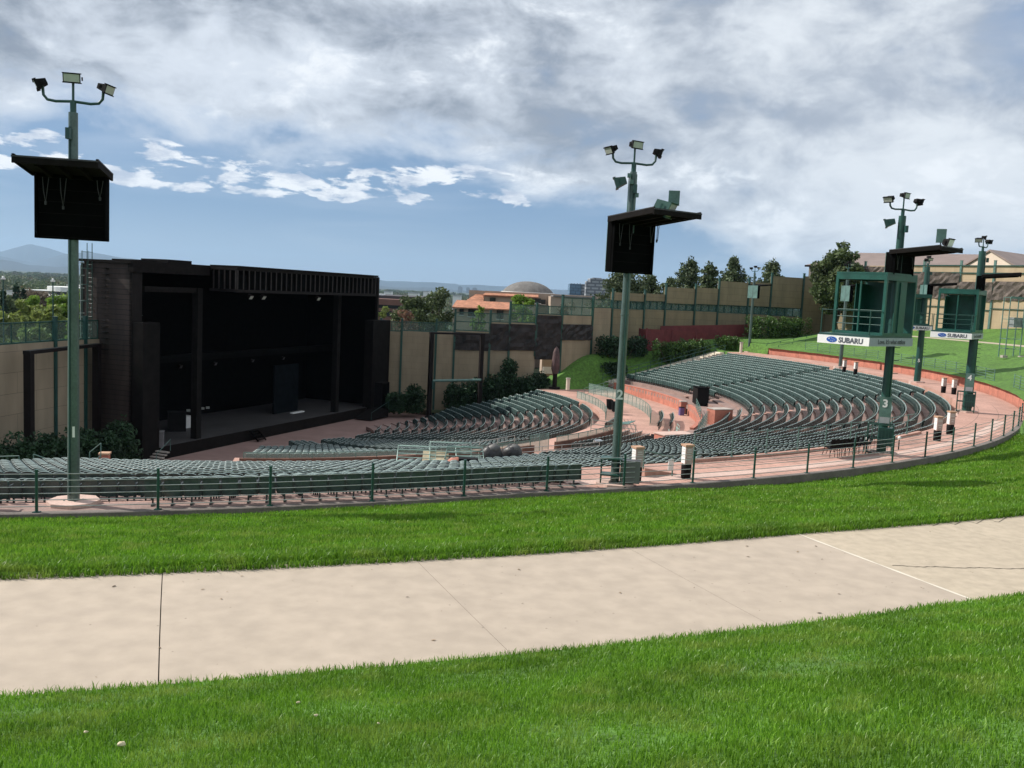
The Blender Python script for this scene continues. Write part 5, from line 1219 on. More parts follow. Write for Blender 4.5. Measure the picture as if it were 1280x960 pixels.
def tree(name, label, base, H, W_, mat_, n=5000, leaf=.22, kind='round', trunk_h=.25, group=None, clumps=34, twr=.02):
    g = seed(); base = np.asarray(base, float); t = Thing(name, label, 'tree', base, group); cl = []
    m = MB(); tr = H*twr+.05
    lean = g.normal(0, .02, 2)
    ax = lambda z: base + np.array([lean[0]*z, lean[1]*z, z])
    m.tube([base-UPV*.5]+[ax(H*f) for f in (.1, .35, .6, .85)], [tr*1.4, tr, tr*.8, tr*.5, tr*.15], 8)
    if kind == 'pine':
        lv = 15
        for i in range(lv):
            f = i/(lv-1); z = H*(trunk_h+(1-trunk_h-.06)*f); R_ = W_/2*(min(1, (1-f)*2.1)**.8*.85+.15)*g.uniform(.55, 1.25)
            nb = 5 if f < .8 else 3; o = g.uniform(0, 6)
            for k in range(nb):
                w = o+2*pi*k/nb+g.normal(0, .3); L = R_*g.uniform(.65, 1.15); e = ax(z)+np.array([math.cos(w)*L, math.sin(w)*L, L*.12+g.normal(0, .15)])
                m.tube([ax(z), (ax(z)+e)/2+UPV*.05, e], [tr*.35, tr*.22, tr*.08], 5)
                for q in (.45, .8, 1.0):
                    p = ax(z)+(e-ax(z))*q; rr = W_*.105*(1.15-.25*q)*g.uniform(.7, 1.3); cl.append([*(p+g.normal(0, .25, 3)), rr*1.15, rr*1.15, rr*.8])
        cl.append([*ax(H*.97), H*.04, H*.04, H*.06])
    else:
        hc = H*(1-trunk_h)/2; zc = H*trunk_h+hc
        for i in range(clumps):
            d = g.normal(size=3); d /= np.linalg.norm(d); q = g.uniform(.25, .82)**.6
            if kind == 'round' and d[2] < -.5: d[2] *= .6
            p = ax(zc)+d*np.array([W_/2, W_/2, hc])*q*g.uniform(.85, 1.08); rr = g.uniform(.20, .36)*min(W_/2, hc*1.3); cl.append([*p, rr, rr, rr*.85])
            if i < 12: m.tube([ax(H*trunk_h*g.uniform(.8, 1.6)), (ax(zc*.8)+p)/2, p], [tr*.5, tr*.3, tr*.1], 5)
    t.part('trunk', m, BARK)
    P = crown_points(cl, n, g); P[:, 2] = base[2] + (P[:, 2]-base[2])*H/max(np.percentile(P[:, 2], 99.7)-base[2], 1)
    wn = np.percentile(np.abs(P[:, 0]-base[0]), 98); P[:, :2] = base[:2] + (P[:, :2]-base[:2])*(W_/2/max(wn, .3))
    V, F = leaf_quads(P, leaf, g)
    o = bpy.data.objects.new('crown', raw('crown', V-base, F, mat_)); COL.objects.link(o); o.parent = t.o
    return t
def shrub(name, label, c, rx, ry, h, mat_, n=2500, leaf=.12, group=None, lumps=14, yaw=0.0, box=False, cat='shrub'):
    g = seed(); c = np.asarray(c, float); cl = []; ca, sa = math.cos(yaw), math.sin(yaw)
    for i in range(lumps):
        u, v = g.uniform(-1, 1), g.uniform(-1, 1)
        if not box and u*u+v*v > 1: u *= .6; v *= .6
        rr = min(rx, ry, h)*g.uniform(.38, .6); top = h*(1 if box else (1-.45*(u*u+v*v)))*g.uniform(.82, 1.06); x, y = u*max(rx-rr, .05), v*max(ry-rr, .05)
        z = max(top-rr, rr*.5); X = [x*ca-y*sa, x*sa+y*ca]
        cl.append([c[0]+X[0], c[1]+X[1], c[2]+z, rr, rr, rr*.95]); 
        if z > rr*1.2: cl.append([c[0]+X[0], c[1]+X[1], c[2]+z*.5, rr, rr, max(rr, z*.5)])
    P = crown_points(cl, n, g, .5); P = P[P[:, 2] > c[2]-.05]; V, F = leaf_quads(P, leaf, g)
    t = thing(name, label, cat, c, group)
    o = bpy.data.objects.new('foliage', raw('foliage', V-c, F, mat_)); COL.objects.link(o); o.parent = t
    m = MB()
    for q in cl[::3]: m.tube([[q[0]*.5+c[0]*.5, q[1]*.5+c[1]*.5, c[2]-.2], q[:3]], [.05, .015], 5)
    m.build('stem', BARK, t, c)
    return t
L_DARK = mat_leaf('dark_juniper_leaf', (.012, .034, .014), (.03, .07, .028), .12, .6, .5, .8)
L_HEDGE = mat_leaf('hedge_leaf', (.04, .09, .02), (.09, .16, .035), .25, .5, .45, .9)
L_OLIVE = mat_leaf('olive_tree_leaf', (.06, .09, .033), (.12, .155, .06), .25, .55, .35, .25)
L_LIME = mat_leaf('fresh_lime_leaf', (.12, .21, .03), (.21, .32, .05), .4, .5, .25, .5)
L_SPRING = mat_leaf('spring_leaf', (.14, .19, .045), (.24, .29, .08), .35, .55, .3, .15)
L_PINE = mat_leaf('pine_needles', (.05, .08, .036), (.12, .15, .068), .15, .6, .35, .4)
L_BROWN = mat_leaf('bare_twigs', (.12, .09, .065), (.19, .15, .10), .2, .7, .3, .3)
L_RED = mat_leaf('reddish_spring_leaf', (.13, .06, .045), (.2, .12, .07), .3, .6, .3, .3)
# hedges left of the stage
HL = 'dark clipped shrubs at the foot of the left wall'
spots = [(-6, 59, 5.2), (18, 60.5, 5.0), (48, 63, 4.9), (72, 65.5, 4.7), (98, 67.5, 4.6), (128, 69, 4.5), (150, 70.5, 4.8)]
for k, (x, D, h) in enumerate(spots):
    p = at(x, 590, D); p[2] = -8.9
    shrub('clipped_shrub', ['dark clipped shrub at the left edge of the photo', 'dark clipped shrub just left of the left steel post', 'dark clipped shrub right of the left steel post', 'dark clipped shrub left of tower 1', 'dark clipped shrub right of tower 1', 'dark clipped shrub behind the right steel post', 'tall dark clipped shrub next to the stage pier'][k], p, 2.2, 1.8, h*.86, L_DARK, 5200, .16, HL, 18)
for k, (x, D) in enumerate(((10, 57), (40, 59), (110, 61))):
    p = at(x, 590, D); p[2] = -8.9; shrub('low_juniper', ['low spreading juniper at the left edge', 'low spreading juniper under the left steel frame', 'low spreading juniper right of tower 1'][k], p, 2.6, 1.4, 1.7, L_DARK, 2500, .12, 'low junipers below the clipped shrubs')
# right of the stage
HR = 'dark rounded shrubs along the foot of the mural wall'
for k, (x, D, w, h, z) in enumerate(((496, 108, 1.5, 3.4, -8.5), (519, 109, 1.9, 3.9, -8.5), (570, 110, 1.9, 4.2, -8.2), (592, 110.5, 2.2, 4.6, -7.9), (618, 111, 2.0, 4.6, -7.3), (634, 111.5, 1.6, 5.6, -6.6), (655, 112.5, 2.6, 3.2, -6.2), (672, 113.5, 2.0, 3.0, -5.8), (708, 116, 2.2, 3.0, -5.2), (725, 117, 2.0, 2.6, -4.4), (752, 117.5, 2.6, 2.2, -3.6), (770, 116, 1.6, 1.7, -3.0))):
    p = at(x, 500, D); p[2] = z
    shrub('rounded_shrub', ['rounded dark shrub nearest the right end of the stage', 'larger rounded dark shrub right of the first by the stage', 'dark shrub inside the left half of the right steel frame', 'dark shrub inside the right half of the right steel frame', 'dark shrub just right of the right steel frame', 'upright dark shrub under the large relief panel', 'low dark shrub left of the gateway', 'low dark shrub at the left edge of the gateway', 'dark shrub just right of the closed parasol', 'low dark shrub between parasol and stair rail', 'spreading dark shrub on the grass bank left of tower 2', 'small dark shrub right behind the pole of tower 2'][k], p, w, w*.85, h, L_DARK, 3000, .17, HR, 14)
p = at(779, 430, 119.5); p[2] = -1.2; shrub('dark_hedge', 'dark shaded hedge in the wall corner behind tower 2', p, 4.2, 1.6, 3.0, L_DARK, 4500, .18, None, 22, .5, True, 'hedge')
for k, (x0, x1, D0, D1, y, yb) in enumerate(((812, 886, 119.5, 126, 424, 451), (893, 924, 127, 129, 420, 439), (936, 1016, 131, 138.5, 396, 424))):
    A, B_ = at(x0, (y+yb)/2, D0), at(x1, (y+yb)/2, D1); c = (A+B_)/2; zb = float(at(x0, yb+2, D0)[2]); zt = float(at((x0+x1)/2, y, (D0+D1)/2)[2]); c[2] = zb
    shrub('leafy_hedge', ['broad leafy hedge in front of the maroon fence', 'short leafy hedge beside the pale marker post', 'long leafy hedge below the strip windows by the stairs'][k], c, np.linalg.norm((B_-A)[:2])/2, 1.5, zt-zb, L_HEDGE, 7000, .16, 'leafy hedges below the window wall', 36, math.atan2(B_[1]-A[1], B_[0]-A[0]), True, 'hedge')
# trees beyond the walls
def tree_px(name, label, x, ytop, ybot, D, wpx, mat_, zb=None, **k):
    top = at(x, ytop, D); bot = at(x, ybot, D); zb = bot[2] if zb is None else zb
    return tree(name, label, (top[0], top[1], zb), top[2]-zb, wpx*D/1120, mat_, **k)
BT = 'pines behind the window wall'
for k, (x, y, w) in enumerate(((783, 337, 62), (811, 346, 40), (863, 327, 36), (887, 332, 30), (919, 324, 38), (966, 329, 34), (840, 350, 26))):
    tree_px('pine_tree', ['broad pine behind the panel of tower 2', 'smaller pine touching the broad one behind tower 2', 'pine left of a close group of three above the window wall', 'smallest middle pine of the three above the window wall', 'tallest pine above the window wall, left of the far tower', 'pine between the far slim tower and the hall', 'low pine top peeping over the window wall'][k], x, y-1, 420, 158+7*(k % 3), w*1.2, L_PINE, zb=-2, n=9500, leaf=.26, kind='pine', trunk_h=.25, group=BT)
tree_px('leafy_tree', 'large dense tree between the tall wall and the hall', 1051, 307, 400, 134, 54, L_OLIVE, zb=1, n=16000, leaf=.28, trunk_h=.14, clumps=110)
tree_px('leafy_tree', 'round dark olive tree beyond the mural wall, left of the tiled house', 541, 361, 430, 165, 52, L_OLIVE, zb=-12, n=7000, leaf=.30, trunk_h=.12, clumps=46)
tree_px('leafy_tree', 'smaller grey green tree left of the round olive tree', 512, 371, 425, 160, 36, L_OLIVE, zb=-12, n=4500, leaf=.28, trunk_h=.1)
tree_px('leafy_tree', 'bright lime green tree behind the railing by the domed house', 655, 370, 420, 124, 34, L_LIME, zb=-4, n=5200, leaf=.22, trunk_h=.2, clumps=30)
tree_px('leafy_tree', 'pale lime sapling in front of the tiled house wall', 601, 383, 420, 128, 20, L_LIME, zb=-4, n=1500, leaf=.18, trunk_h=.3)
tree_px('bare_tree', 'reddish budding tree low behind the railing right of the stage', 509, 388, 420, 140, 34, L_RED, zb=-10, n=2200, leaf=.22)
tree_px('bare_tree', 'yellow green budding tree at the right end of the stage', 478, 384, 420, 145, 26, L_SPRING, zb=-10, n=2200, leaf=.22)
tree_px('bare_tree', 'bare brownish tree right of the lime green tree', 712, 378, 410, 140, 26, L_BROWN, zb=-6, n=1400, leaf=.2)
LT = 'spring trees beyond the left wall'
for k, (x, y, D, w, mt) in enumerate(((6, 391, 118, 40, L_SPRING), (28, 378, 150, 40, L_SPRING), (52, 373, 165, 42, L_LIME), (80, 371, 160, 40, L_LIME), (106, 368, 150, 34, L_LIME), (66, 385, 125, 36, L_SPRING), (-12, 372, 170, 40, L_SPRING), (96, 387, 122, 30, L_LIME), (36, 393, 112, 38, L_SPRING), (2, 369, 260, 40, L_OLIVE), (40, 363, 330, 44, L_BROWN), (96, 363, 300, 30, L_SPRING))):
    tree_px('spring_tree', ['yellow green tree low by the left edge', 'brownish yellow tree behind the left edge tree', 'bright green tree below the white curved building', 'bright green tree left of tower 1', 'bright green tree right of tower 1 beside the ladder', 'yellow green tree low behind the wall railing', 'yellow green tree cut by the left edge', 'low bright tree just behind tower 1', 'low pale tree behind the railing left of tower 1', 'olive tree behind the spring trees at the left edge', 'brown budding tree left of the white curved building', 'pale tree right of the white curved building'][k], x, y, 430, D, w*1.2, mt, zb=-14, n=6500, leaf=.30+.0008*D, trunk_h=.06, group=LT, clumps=55)
for k, (x, y, D, w) in enumerate(((3, 364, 230, 11), (21, 356, 300, 15), (29, 361, 310, 10))):
    tree_px('dark_conifer', ['dark conifer at the very left edge', 'dark conifer left of the white curved building', 'small dark conifer beside the other at left'][k], x, y, 400, D, w, L_DARK, zb=-18, n=2200, leaf=.42, kind='pine', trunk_h=.1, group='dark conifers at left')
# street lamps beyond the left wall
for x, y, lb in ((5, 349, 'thin street lamp at the left edge beyond the wall'), (66.5, 352, 'thin street lamp in front of the white curved building')):
    b = at(x, 470, 95); tp = at(x, y, 95); t = Thing('street_lamp', lb, 'street lamp', b, 'street lamps beyond the left wall'); m = MB(); m.tube([b, [b[0], b[1], tp[2]]], [.09, .06], 8); t.part('pole', m, GREEN_D); m = MB(); m.box([b[0], b[1], tp[2]+.06], .34, .34, .16); m.ellipsoid([b[0], b[1], tp[2]+.2], .13, .13, .14, 8, 5); t.part('lamp_head', m, WHITE)

# ------------------------------------------------------------------ far buildings
def bld(name, label, cat='building', loc=None): return Thing(name, label, cat, loc)
def windows(t, a, b, n_out, z_rows, cols, w, h, mat_=DARKWIN, frame=None):
    d = nrm(b-a); L = np.linalg.norm(b-a)
    for z in z_rows:
        for k in range(cols):
            p = a+d*L*(k+.5)/cols; p = np.array([p[0], p[1], z]); m = MB(); m.obox(p+n_out*.03, d*w/2, n_out*.05, UPV*h/2); f = t.part('window', m, mat_)
def hip(mb, c, dx, dy, rz, z0, h, ov=.6, ridge=.55):
    ca, sa = math.cos(rz), math.sin(rz)
    def q(x, y, z): return (c[0]+x*ca-y*sa, c[1]+x*sa+y*ca, z)
    X, Y = dx/2+ov, dy/2+ov; r = X*ridge if dx > dy else 0; ry = Y*ridge if dy >= dx else 0
    mb.add([q(-X, -Y, z0), q(X, -Y, z0), q(X, Y, z0), q(-X, Y, z0), q(-r, -ry, z0+h), q(r, ry, z0+h)], [(0, 1, 5, 4), (1, 2, 5), (2, 3, 4, 5), (3, 0, 4), (3, 2, 1, 0)])
# domed house with tiled roofs
c = at(660, 372, 235); DZ = 235
zs = lambda x, y, D: float(at(x, y, D)[2])
t = bld('domed_house', 'beige house with terracotta roofs and a large grey dome', loc=(c[0], c[1], -10))
m = MB(); z1 = zs(660, 366, 232); p = at(667, 380, 236); m.box([p[0], p[1], (z1-12)/2], 34, 16, z1+12, .05); t.part('wall', m, STUC)
m = MB(); q = at(660, 364, 238); rz_ = zs(660, 365, 238); G = []
for i in range(9):
    th = i/8*1.18; rr = 6.75*math.sin(th)/math.sin(1.18); zz = rz_-.1+2.9*(math.cos(th)-math.cos(1.18))/(1-math.cos(1.18)); G.append([np.array([q[0]+rr*math.cos(2*pi*j/32), q[1]+rr*math.sin(2*pi*j/32), zz]) for j in range(33)])
m.grid(G[::-1]); dm = t.part('dome', m, mat_block('dome_shingle', (.17, .16, .15), (.15, .14, .13), (.11, .105, .1), (1, 0), 1.0, .35, .03, .2))
m = MB(); k = 32; m.prism([(q[0]+7.1*math.cos(2*pi*j/k), q[1]+7.1*math.sin(2*pi*j/k)) for j in range(k)], rz_-2.4, rz_-.08); t.part('drum', m, WHITE)
# upper and lower tiled roofs
def lean_roof(x0, x1, yeave, yridge, D0, D1, label=None):
    a0, b0 = at(x0, yeave, D0), at(x1, yeave+(x1-x0)*.049*.9, D0); a1, b1 = at(x0+6, yridge, D1), at(x1, yridge+(x1-x0-6)*.05, D1)
    m = MB(); m.add([a0, b0, b1, a1, a0-UPV*.25, b0-UPV*.25, b1-UPV*.4, a1-UPV*.4], [(0, 1, 2, 3), (7, 6, 5, 4), (0, 4, 5, 1), (1, 5, 6, 2), (2, 6, 7, 3), (3, 7, 4, 0)]); return m, a0, b0
m, a0, b0 = lean_roof(603, 673, 368.2, 364.6, 224, 229); t.part('tiled_roof', m, TILE)
m, a1, b1 = lean_roof(565, 641, 383.5, 374.8, 212, 221); t.part('tiled_roof', m, TILE)
# sloping link between the two roofs
A = at(587, 376, 221); Bq = at(600, 366, 229); m = MB(); e0, e1, e2, e3 = at(580, 377, 220), at(604, 377.5, 221.5), at(606, 365.5, 229), at(599, 365, 229); m.add([e0, e1, e2, e3, e0-UPV*.3, e1-UPV*.3, e2-UPV*.3, e3-UPV*.3], [(0, 1, 2, 3), (7, 6, 5, 4), (0, 4, 5, 1), (1, 5, 6, 2), (2, 6, 7, 3), (3, 7, 4, 0)]); t.part('tiled_roof', m, TILE)
m = MB(); w0, w1 = at(566, 390, 213.5), at(641, 392, 213.5); m.slab(w0, w1, -12, a1[2]-.3, -12, b1[2]-.3, .4); w3 = at(641, 392, 222); m.slab(w1, w3, -12, b1[2]-.35, -12, b1[2]-.3, .4); t.part('wall', m, STUC)
m = MB(); v0, v1 = at(604, 375, 225), at(673, 377, 225); m.slab(v0, v1, -12, a0[2]-.3, -12, b0[2]-.3, .4); t.part('wall', m, STUC)
for x, y, D, w, h, lb in ((616, 374.5, 224.7, 1.4, 1.0, 0), (679, 377.5, 227.6, 1.2, 1.2, 0), (672, 376, 224.6, 1.6, 1.2, 0), (625, 393, 213.2, 1.6, 2.2, 0), (590, 391, 213.2, 1.8, 1.8, 0), (577, 390, 213.2, 1.0, 1.4, 0)):
    p = at(x, y, D); m = MB(); m.box(p+np.array([0, -.1, 0]), w, .3, h); f = t.part('window', m, DARKWIN); m = MB(); m.box(p+np.array([0, -.12, -h/2-.06]), w*1.15, .4, .12); t.part('sill', m, WHITE, f)
# lower wing on the right of the dome
p = at(712, 385, 222); m = MB(); zt = zs(712, 371.5, 222); m.box([p[0], p[1]+3, (zt-12)/2], 10, 8, zt+12, .05); t.part('wall', m, STUC)
m = MB(); p2 = at(717, 372, 222); m.box([p2[0], p2[1]+3, zt+.12], 10.6, 8.6, .3, .05); t.part('flat_roof', m, mat('grey_roof', (.17, .17, .17), .8, 0, .2, 1))
# office blocks
GLB = mat_block('blue_curtain_wall', (.09, .16, .24), (.11, .19, .28), (.05, .075, .11), (1, 0), 6, 3.6, .25, .12, .25, 0); GRC = mat_block('grey_office_front', (.34, .35, .37), (.30, .31, .33), (.13, .14, .16), (1, 0), 9, 3.6, .9, .1, .7, 0)
def block_px(t, name, x0, x1, yt, D, mat_, depth=40, zb=-30, cap=None):
    a, b = at(x0, yt, D), at(x1, yt, D); m = MB(); zt = (a[2]+b[2])/2; m.box([(a[0]+b[0])/2, D+depth/2, (zt+zb)/2], abs(b[0]-a[0]), depth, zt-zb); t.part(name, m, mat_)
t = bld('office_block', 'distant blue glass office block left of the grey one', loc=at(722, 375, 1100)); block_px(t, 'glass_front', 712.5, 727, 354.8, 1100, GLB); block_px(t, 'side_wing', 727.2, 735, 355.2, 1103, GRC); 
for k in range(4): block_px(t, 'roof_unit', 714+3.5*k, 715.6+3.5*k, 354.2, 1110, GRC, 6)
t = bld('office_block', 'distant pale grey office tower left of the broad pine', loc=at(748, 375, 1000)); block_px(t, 'tower', 738, 770, 348.5, 1000, GRC); block_px(t, 'roof_plant', 741, 752, 347.3, 1010, GRC, 12); block_px(t, 'stair_tower', 733, 737.8, 351.5, 1002, GRC, 20)
# brown low building right of the stage
t = bld('brown_building', 'low dark brown building with a band of windows right of the stage', loc=at(495, 400, 320))
BRB = mat('brown_brick', (.17, .085, .065), .85, 0, .2, .3); block_px(t, 'upper_band', 440, 512, 373.5, 320, BRB, 40, zs(470, 380.5, 320)); block_px(t, 'wall', 440, 508, 385, 320.6, BRB, 38, -25); block_px(t, 'window', 442, 500, 380.5, 321.2, DARKWIN, 36, zs(470, 386, 320)); block_px(t, 'roof', 446, 540, 370, 335, mat('dark_flat_roof', (.06, .055, .06), .8, 0, .2, .2), 60, zs(470, 374, 335)); block_px(t, 'roof_plant', 467, 478, 367.2, 340, WHITE, 8, zs(470, 371, 340))
for k in range(3): p = at(474+12*k, 392, 320.4); m = MB(); m.box(p, 2.0, .4, 1.8); t.part('window', m, DARKWIN)
# white curved building
c = at(98, 368, 640); t = bld('curved_building', 'white curved building with a dark window band behind tower 1', loc=(c[0], c[1], -26)); R0 = 29
for nm, y0, y1, mt, dr in (('parapet', 358.5, 364.3, WHITE, 0), ('window', 364.3, 368.6, DARKWIN, -.8), ('wall', 368.6, 374.5, WHITE, 0), ('base', 374.5, 392, STUC, -1)):
    m = MB(); z0, z1 = zs(75, y1, 640), zs(75, y0, 640); m.prism([(c[0]+(R0+dr)*math.cos(2*pi*j/40), c[1]+20+(R0+dr)*math.sin(2*pi*j/40)) for j in range(40)], z0, z1); t.part(nm, m, mt)
t = bld('tan_building', 'flat tan building just right of the curved white building', loc=at(112, 370, 700)); block_px(t, 'wall', 84, 128, 357.5, 700, STUC, 40, -28); block_px(t, 'roof', 83, 129, 356.9, 699, WHITE, 42, zs(100, 357.6, 700))
t = bld('tan_building', 'long low tan building left of the curved white building', loc=at(38, 368, 760)); block_px(t, 'wall', 30, 56, 363, 760, STUC, 30, -28); block_px(t, 'roof', 29.5, 56.5, 362.4, 759, WHITE, 32, zs(44, 363.1, 760))
t = bld('tan_building', 'tiny pale building far left among the trees', loc=at(12, 368, 800)); block_px(t, 'wall', 8, 17, 363.5, 800, WHITE, 20, -28); block_px(t, 'roof', 7.6, 17.4, 363, 799, GREYB, 22, zs(12, 363.6, 800))
for k, (x0, x1, y, D) in enumerate(((566, 576, 369.5, 1200), (529, 536, 364, 1500), (480, 489, 364.5, 1400), (510, 523, 366, 1300))):
    t = bld('pale_building', ['small pale building left of the tiled house on the horizon', 'pale speck of a building above the round olive tree', 'pale building on the horizon right of the stage', 'long pale building above the brown building'][k], loc=at(x0, y+3, D)); block_px(t, 'wall', x0, x1, y, D, WHITE, 20, -30); block_px(t, 'roof', x0-.3, x1+.3, y-.4, D-1, GREYB, 22, zs(x0, y+.1, D))
# hall behind the relief wall
t = bld('hall', 'large hall with a brown metal roof and a pale gable', loc=at(1150, 380, 172)); Dh = 172
HALL = mat_block('hall_block', (.30, .26, .22), (.28, .24, .2), (.2, .17, .145), (1, -.4), 1.6, .8, .02, .1)
a, b = at(1012, 345, 178), at(1262, 345, 158); ze = zs(1012, 331, 178); zr = zs(1090, 317, 186)
back = np.array([.62, .78, 0])*26
m = MB(); m.slab(a, b, 0, ze, 0, ze, .5); m.slab(a, a+back, 0, ze, 0, ze, .5); m.slab(b, b+back, 0, ze, 0, ze, .5); t.part('wall', m, HALL)
ov = nrm(b-a); r0 = a+back*.5+ov*5; r1 = b+back*.5; e = [np.array([*(a-ov*.8-back*.03)[:2], ze-.1]), np.array([*(b+ov*.8-back*.03)[:2], ze-.1]), np.array([*(b+ov*.8+back)[:2], ze-.1]), np.array([*(a-ov*.8+back)[:2], ze-.1])]; q0, q1 = np.array([*r0[:2], zr]), np.array([*r1[:2], zr])
m = MB(); m.add(e+[q0, q1], [(0, 1, 5, 4), (1, 2, 5), (2, 3, 4, 5), (3, 0, 4)]); t.part('roof', m, ROOFB)
m = MB(); m.beam(e[0]-UPV*.15, e[1]-UPV*.15, .3, .35); t.part('gutter', m, STEEL)
g0, g1, gp = at(1205, 331.5, 162), at(1272, 333, 144), at(1238, 314, 152.6); m = MB(); nb = np.array([.80, .6, 0])*12
m.add([g0, g1, gp, g0-UPV*8, g1-UPV*8], [(0, 1, 2), (0, 3, 4, 1)]); gb = t.part('gable', m, mat('pale_gable', (.66, .54, .44), .8, 0, .08, .3))
m = MB(); d = nrm(g1-g0); ups = UPV*.28; fr = -nb*.03
for s0_, s1_ in ((g0-d*.9-UPV*.5, gp), (gp, g1+d*.9-UPV*.5)): m.add([s0_+fr, s1_+fr, s1_+nb, s0_+nb, s0_+fr+ups, s1_+fr+ups, s1_+nb+ups, s0_+nb+ups], [(0, 1, 2, 3), (7, 6, 5, 4), (0, 4, 5, 1), (1, 5, 6, 2), (2, 6, 7, 3), (3, 7, 4, 0)])
t.part('gable_roof', m, ROOFB)
for x, y in ((1022, 341), (1034, 342)): p = at(x, y, 176.5); m = MB(); m.box(p, 1.6, .5, 1.6, -.08); t.part('window', m, DARKWIN)
t = bld('tilted_roof_building', 'building with a dark blue grey sloping roof at the right edge', loc=at(1290, 350, 175)); m = MB(); A = [at(1262, 331, 175), at(1330, 331, 175), at(1330, 303, 190), at(1284, 316, 190)]; m.add(A+[v-UPV*.3 for v in A], [(0, 1, 2, 3), (7, 6, 5, 4), (0, 4, 5, 1), (1, 5, 6, 2), (2, 6, 7, 3), (3, 7, 4, 0)]); t.part('roof', m, mat_block('panel_roof', (.06, .075, .11), (.07, .085, .12), (.2, .21, .22), (1, -.3), 2.0, 1.2, .08, .1, .3)); m = MB(); m.slab(A[0], A[1], 0, A[0][2]-.35, 0, A[1][2]-.35, .4); t.part('wall', m, HALL)
# city far away
for k, (x0, x1, y) in enumerate(((572.6, 578, 358.6), (583, 587.4, 359.6), (590.4, 596.4, 360.2))):
    t = bld('skyscraper', ['left of three hazy skyscrapers on the horizon', 'middle of three hazy skyscrapers on the horizon', 'right and widest of three hazy skyscrapers on the horizon'][k], loc=at(x0, 368, 13500)); block_px(t, 'tower', x0, x1, y, 13500, GRC, 60, -40); block_px(t, 'crown', x0+1.2, x1-1.4, y-.8, 13510, GRC, 40, -40)

# ------------------------------------------------------------------ far woods, hills, haze
g = seed(); CLS = []
for k in range(1900):
    D = 330*math.exp(g.uniform(0, 1)**.8*1.9); x = g.uniform(-.85, .30)*D; h = g.uniform(6, 13); w = g.uniform(5, 10)
    zb = -11.5-17*sstep(140, 800, D); CLS.append([x, D, zb+h*.5+g.uniform(-1, 3), w, w, h*.6])
for k in range(1500):
    D = 1300*math.exp(g.uniform(0, 1)*1.7); x = g.uniform(-.85, .30)*D; h = g.uniform(9, 15); w = g.uniform(14, 34); CLS.append([x, D, -28.5+h*.5, w, w, h*.65])
CLS = np.array(CLS); P = crown_points(CLS, 190000, g, .6); V, F = leaf_quads(P, 1.0+.0009*P[:, 1], g)
o = bpy.data.objects.new('far_woods', raw('far_woods', V, F, mat_leaf('far_wood_leaf', (.045, .08, .03), (.12, .15, .06), .2, .7, .5, .012, (.15, .115, .075)))); COL.objects.link(o); tag(o, 'band of mixed trees stretching to the foot of the mountains', 'woods', kind='stuff')
HILL = mat('mountain_slope', (.018, .03, .038), .95, 0, .35, .0006)
def ridge(prof, D, back, seed_, zb=-30):
    rn = np.random.default_rng(seed_); xs = np.linspace(prof[0][0], prof[-1][0], 220); ys = np.interp(xs, [p[0] for p in prof], [p[1] for p in prof])
    nz = sum(np.interp(xs, np.linspace(xs[0], xs[-1], k), rn.normal(0, a, k)) for k, a in ((30, .8), (70, .5), (160, .25)))
    top = np.array([at(x, y+n_, D) for x, y, n_ in zip(xs, ys, nz)]); G = []
    for i in range(len(xs)):
        T_ = top[i]; col = []
        for f, zf in ((-1.0, 0), (-.6, .22), (-.3, .55), (-.1, .86), (0, 1), (.4, .6), (1, 0)):
            sp_ = rn.normal(0, .05) if 0 < zf < 1 else 0; col.append((T_[0]*(1+f*back/D), T_[1]+f*back, zb+(T_[2]-zb)*max(0, zf+sp_)))
        G.append(col)
    m = MB(); m.grid(G, 0, True); return m
m = ridge([(-420, 305), (-200, 318), (-60, 309), (0, 314), (38, 305.5), (62, 311), (85, 318), (110, 323), (200, 334), (330, 343), (520, 356), (700, 367)], 30000, 5000, 1); tag(m.build('hills', HILL), kind='structure')
m = ridge([(-420, 318), (-150, 325), (0, 320), (40, 327), (80, 317), (115, 316), (150, 322), (300, 340), (470, 349), (560, 354), (700, 362), (900, 378)], 24000, 3500, 2); tag(m.build('hills', HILL), kind='structure')
m = ridge([(-420, 318), (-100, 322), (-20, 323), (10, 325.5), (30, 331), (60, 333.5), (120, 337), (250, 346), (400, 352), (600, 364)], 17000, 2500, 3); tag(m.build('hills', HILL), kind='structure')
m = MB(); m.box((0, 12000, 560), 56000, 56000, 1300); hz = m.build('haze', bpy.data.materials.new('haze_air')); hm = hz.data.materials[0]; hm.use_nodes = True
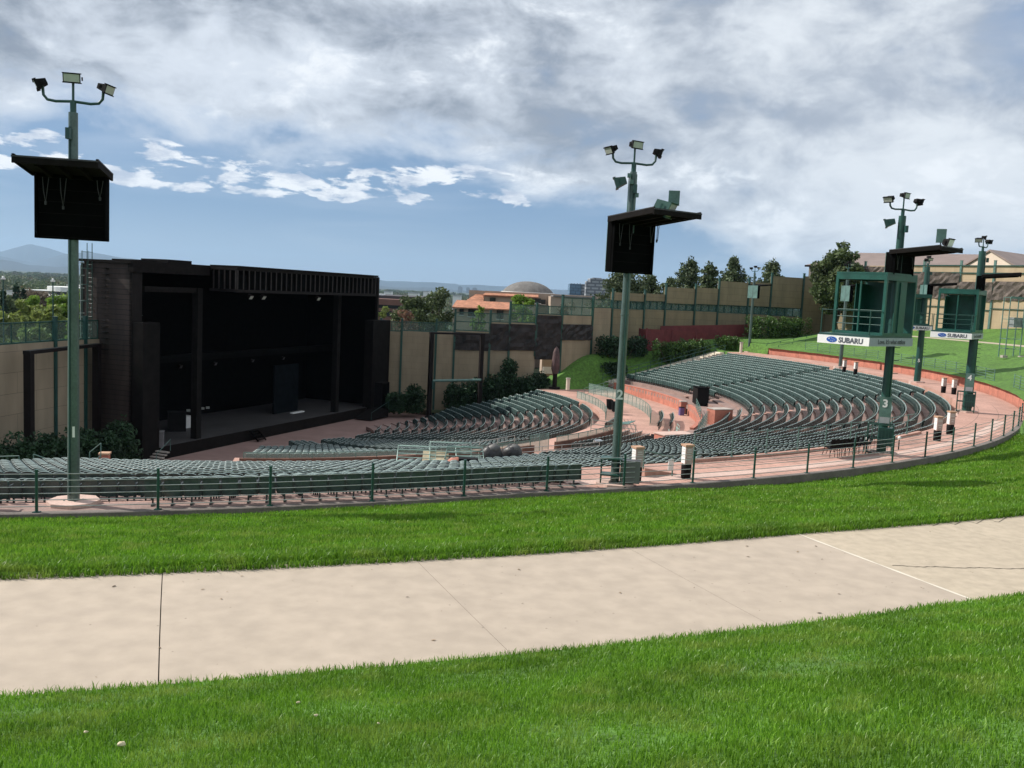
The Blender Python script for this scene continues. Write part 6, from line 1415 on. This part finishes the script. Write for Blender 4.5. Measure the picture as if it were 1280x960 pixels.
n_ = hm.node_tree; n_.nodes.remove(n_.nodes['Principled BSDF']); pv = n_.nodes.new('ShaderNodeVolumePrincipled'); pv.inputs['Color'].default_value = (.50, .73, 1, 1); pv.inputs['Density'].default_value = 3.2e-5; pv.inputs['Anisotropy'].default_value = .1
n_.links.new(pv.outputs[0], n_.nodes['Material Output'].inputs['Volume']); tag(hz, 'thin blue air between the viewer and the mountains', 'haze', kind='stuff')

# ------------------------------------------------------------------ litter
g = seed(); V = []; F = []
for k in range(170):
    a = g.uniform(-89, -62); r = g.uniform(80.5, 84.05); p = pol(r+wp(a), a, lawn_z(82+wp(a), a)+.006); s = .008+.035*g.uniform(0, 1)**2.5; w = g.uniform(0, 6.3); u = np.array([math.cos(w), math.sin(w), 0])*s; v_ = np.array([-math.sin(w), math.cos(w), 0])*s*.5; i = len(V)
    V += [p-u, p-v_+UPV*.004, p+u+UPV*.008, p+v_+UPV*.003]; F.append((i, i+1, i+2, i+3))
o = bpy.data.objects.new('leaf_litter', raw('leaf_litter', np.array(V), np.array(F), mat_leaf('dry_leaf', (.06, .045, .03), (.30, .22, .14), .1, .8, .3, 5))); COL.objects.link(o); tag(o, 'small dry leaf scraps strewn over the concrete path', 'litter', kind='stuff')
CHIP = mat('dry_wood_chip', (.62, .54, .36), .8, 0, .2, 20)
def on_lawn(x, y):
    d = Fv + (x-640)/FPX*R2 + (480-y)/FPX*U2
    for k in range(2000):
        p = EYEP+d*(2+k*.01)/d[1]; q = lawn_z(math.hypot(p[0]-CX, p[1]-CY), ang(p)[0])
        if p[2] <= q+.075: return p
    return p
for x, y, s, lb in ((152, 930, .046, 'largest pale dry wood chip in the grass at lower left'), (107, 915, .022, 'small pale chip left of the largest wood chip'), (373, 878, .024, 'brownish curled leaf in the grass below the path'), (395, 894, .024, 'pale dry leaf right of the curled one in the grass'), (473, 904, .016, 'tiny white fleck in the foreground grass')):
    p = on_lawn(x, y); m = MB(); m.ellipsoid(p, s, s*.5, s*.35, 7, 5, jit=.3); o = m.build('wood_chip', CHIP, None, p); o.rotation_euler = (.5, .3, 1.0); tag(o, lb, 'wood chip', 'dry chips in the foreground grass')
S.render.film_transparent = False
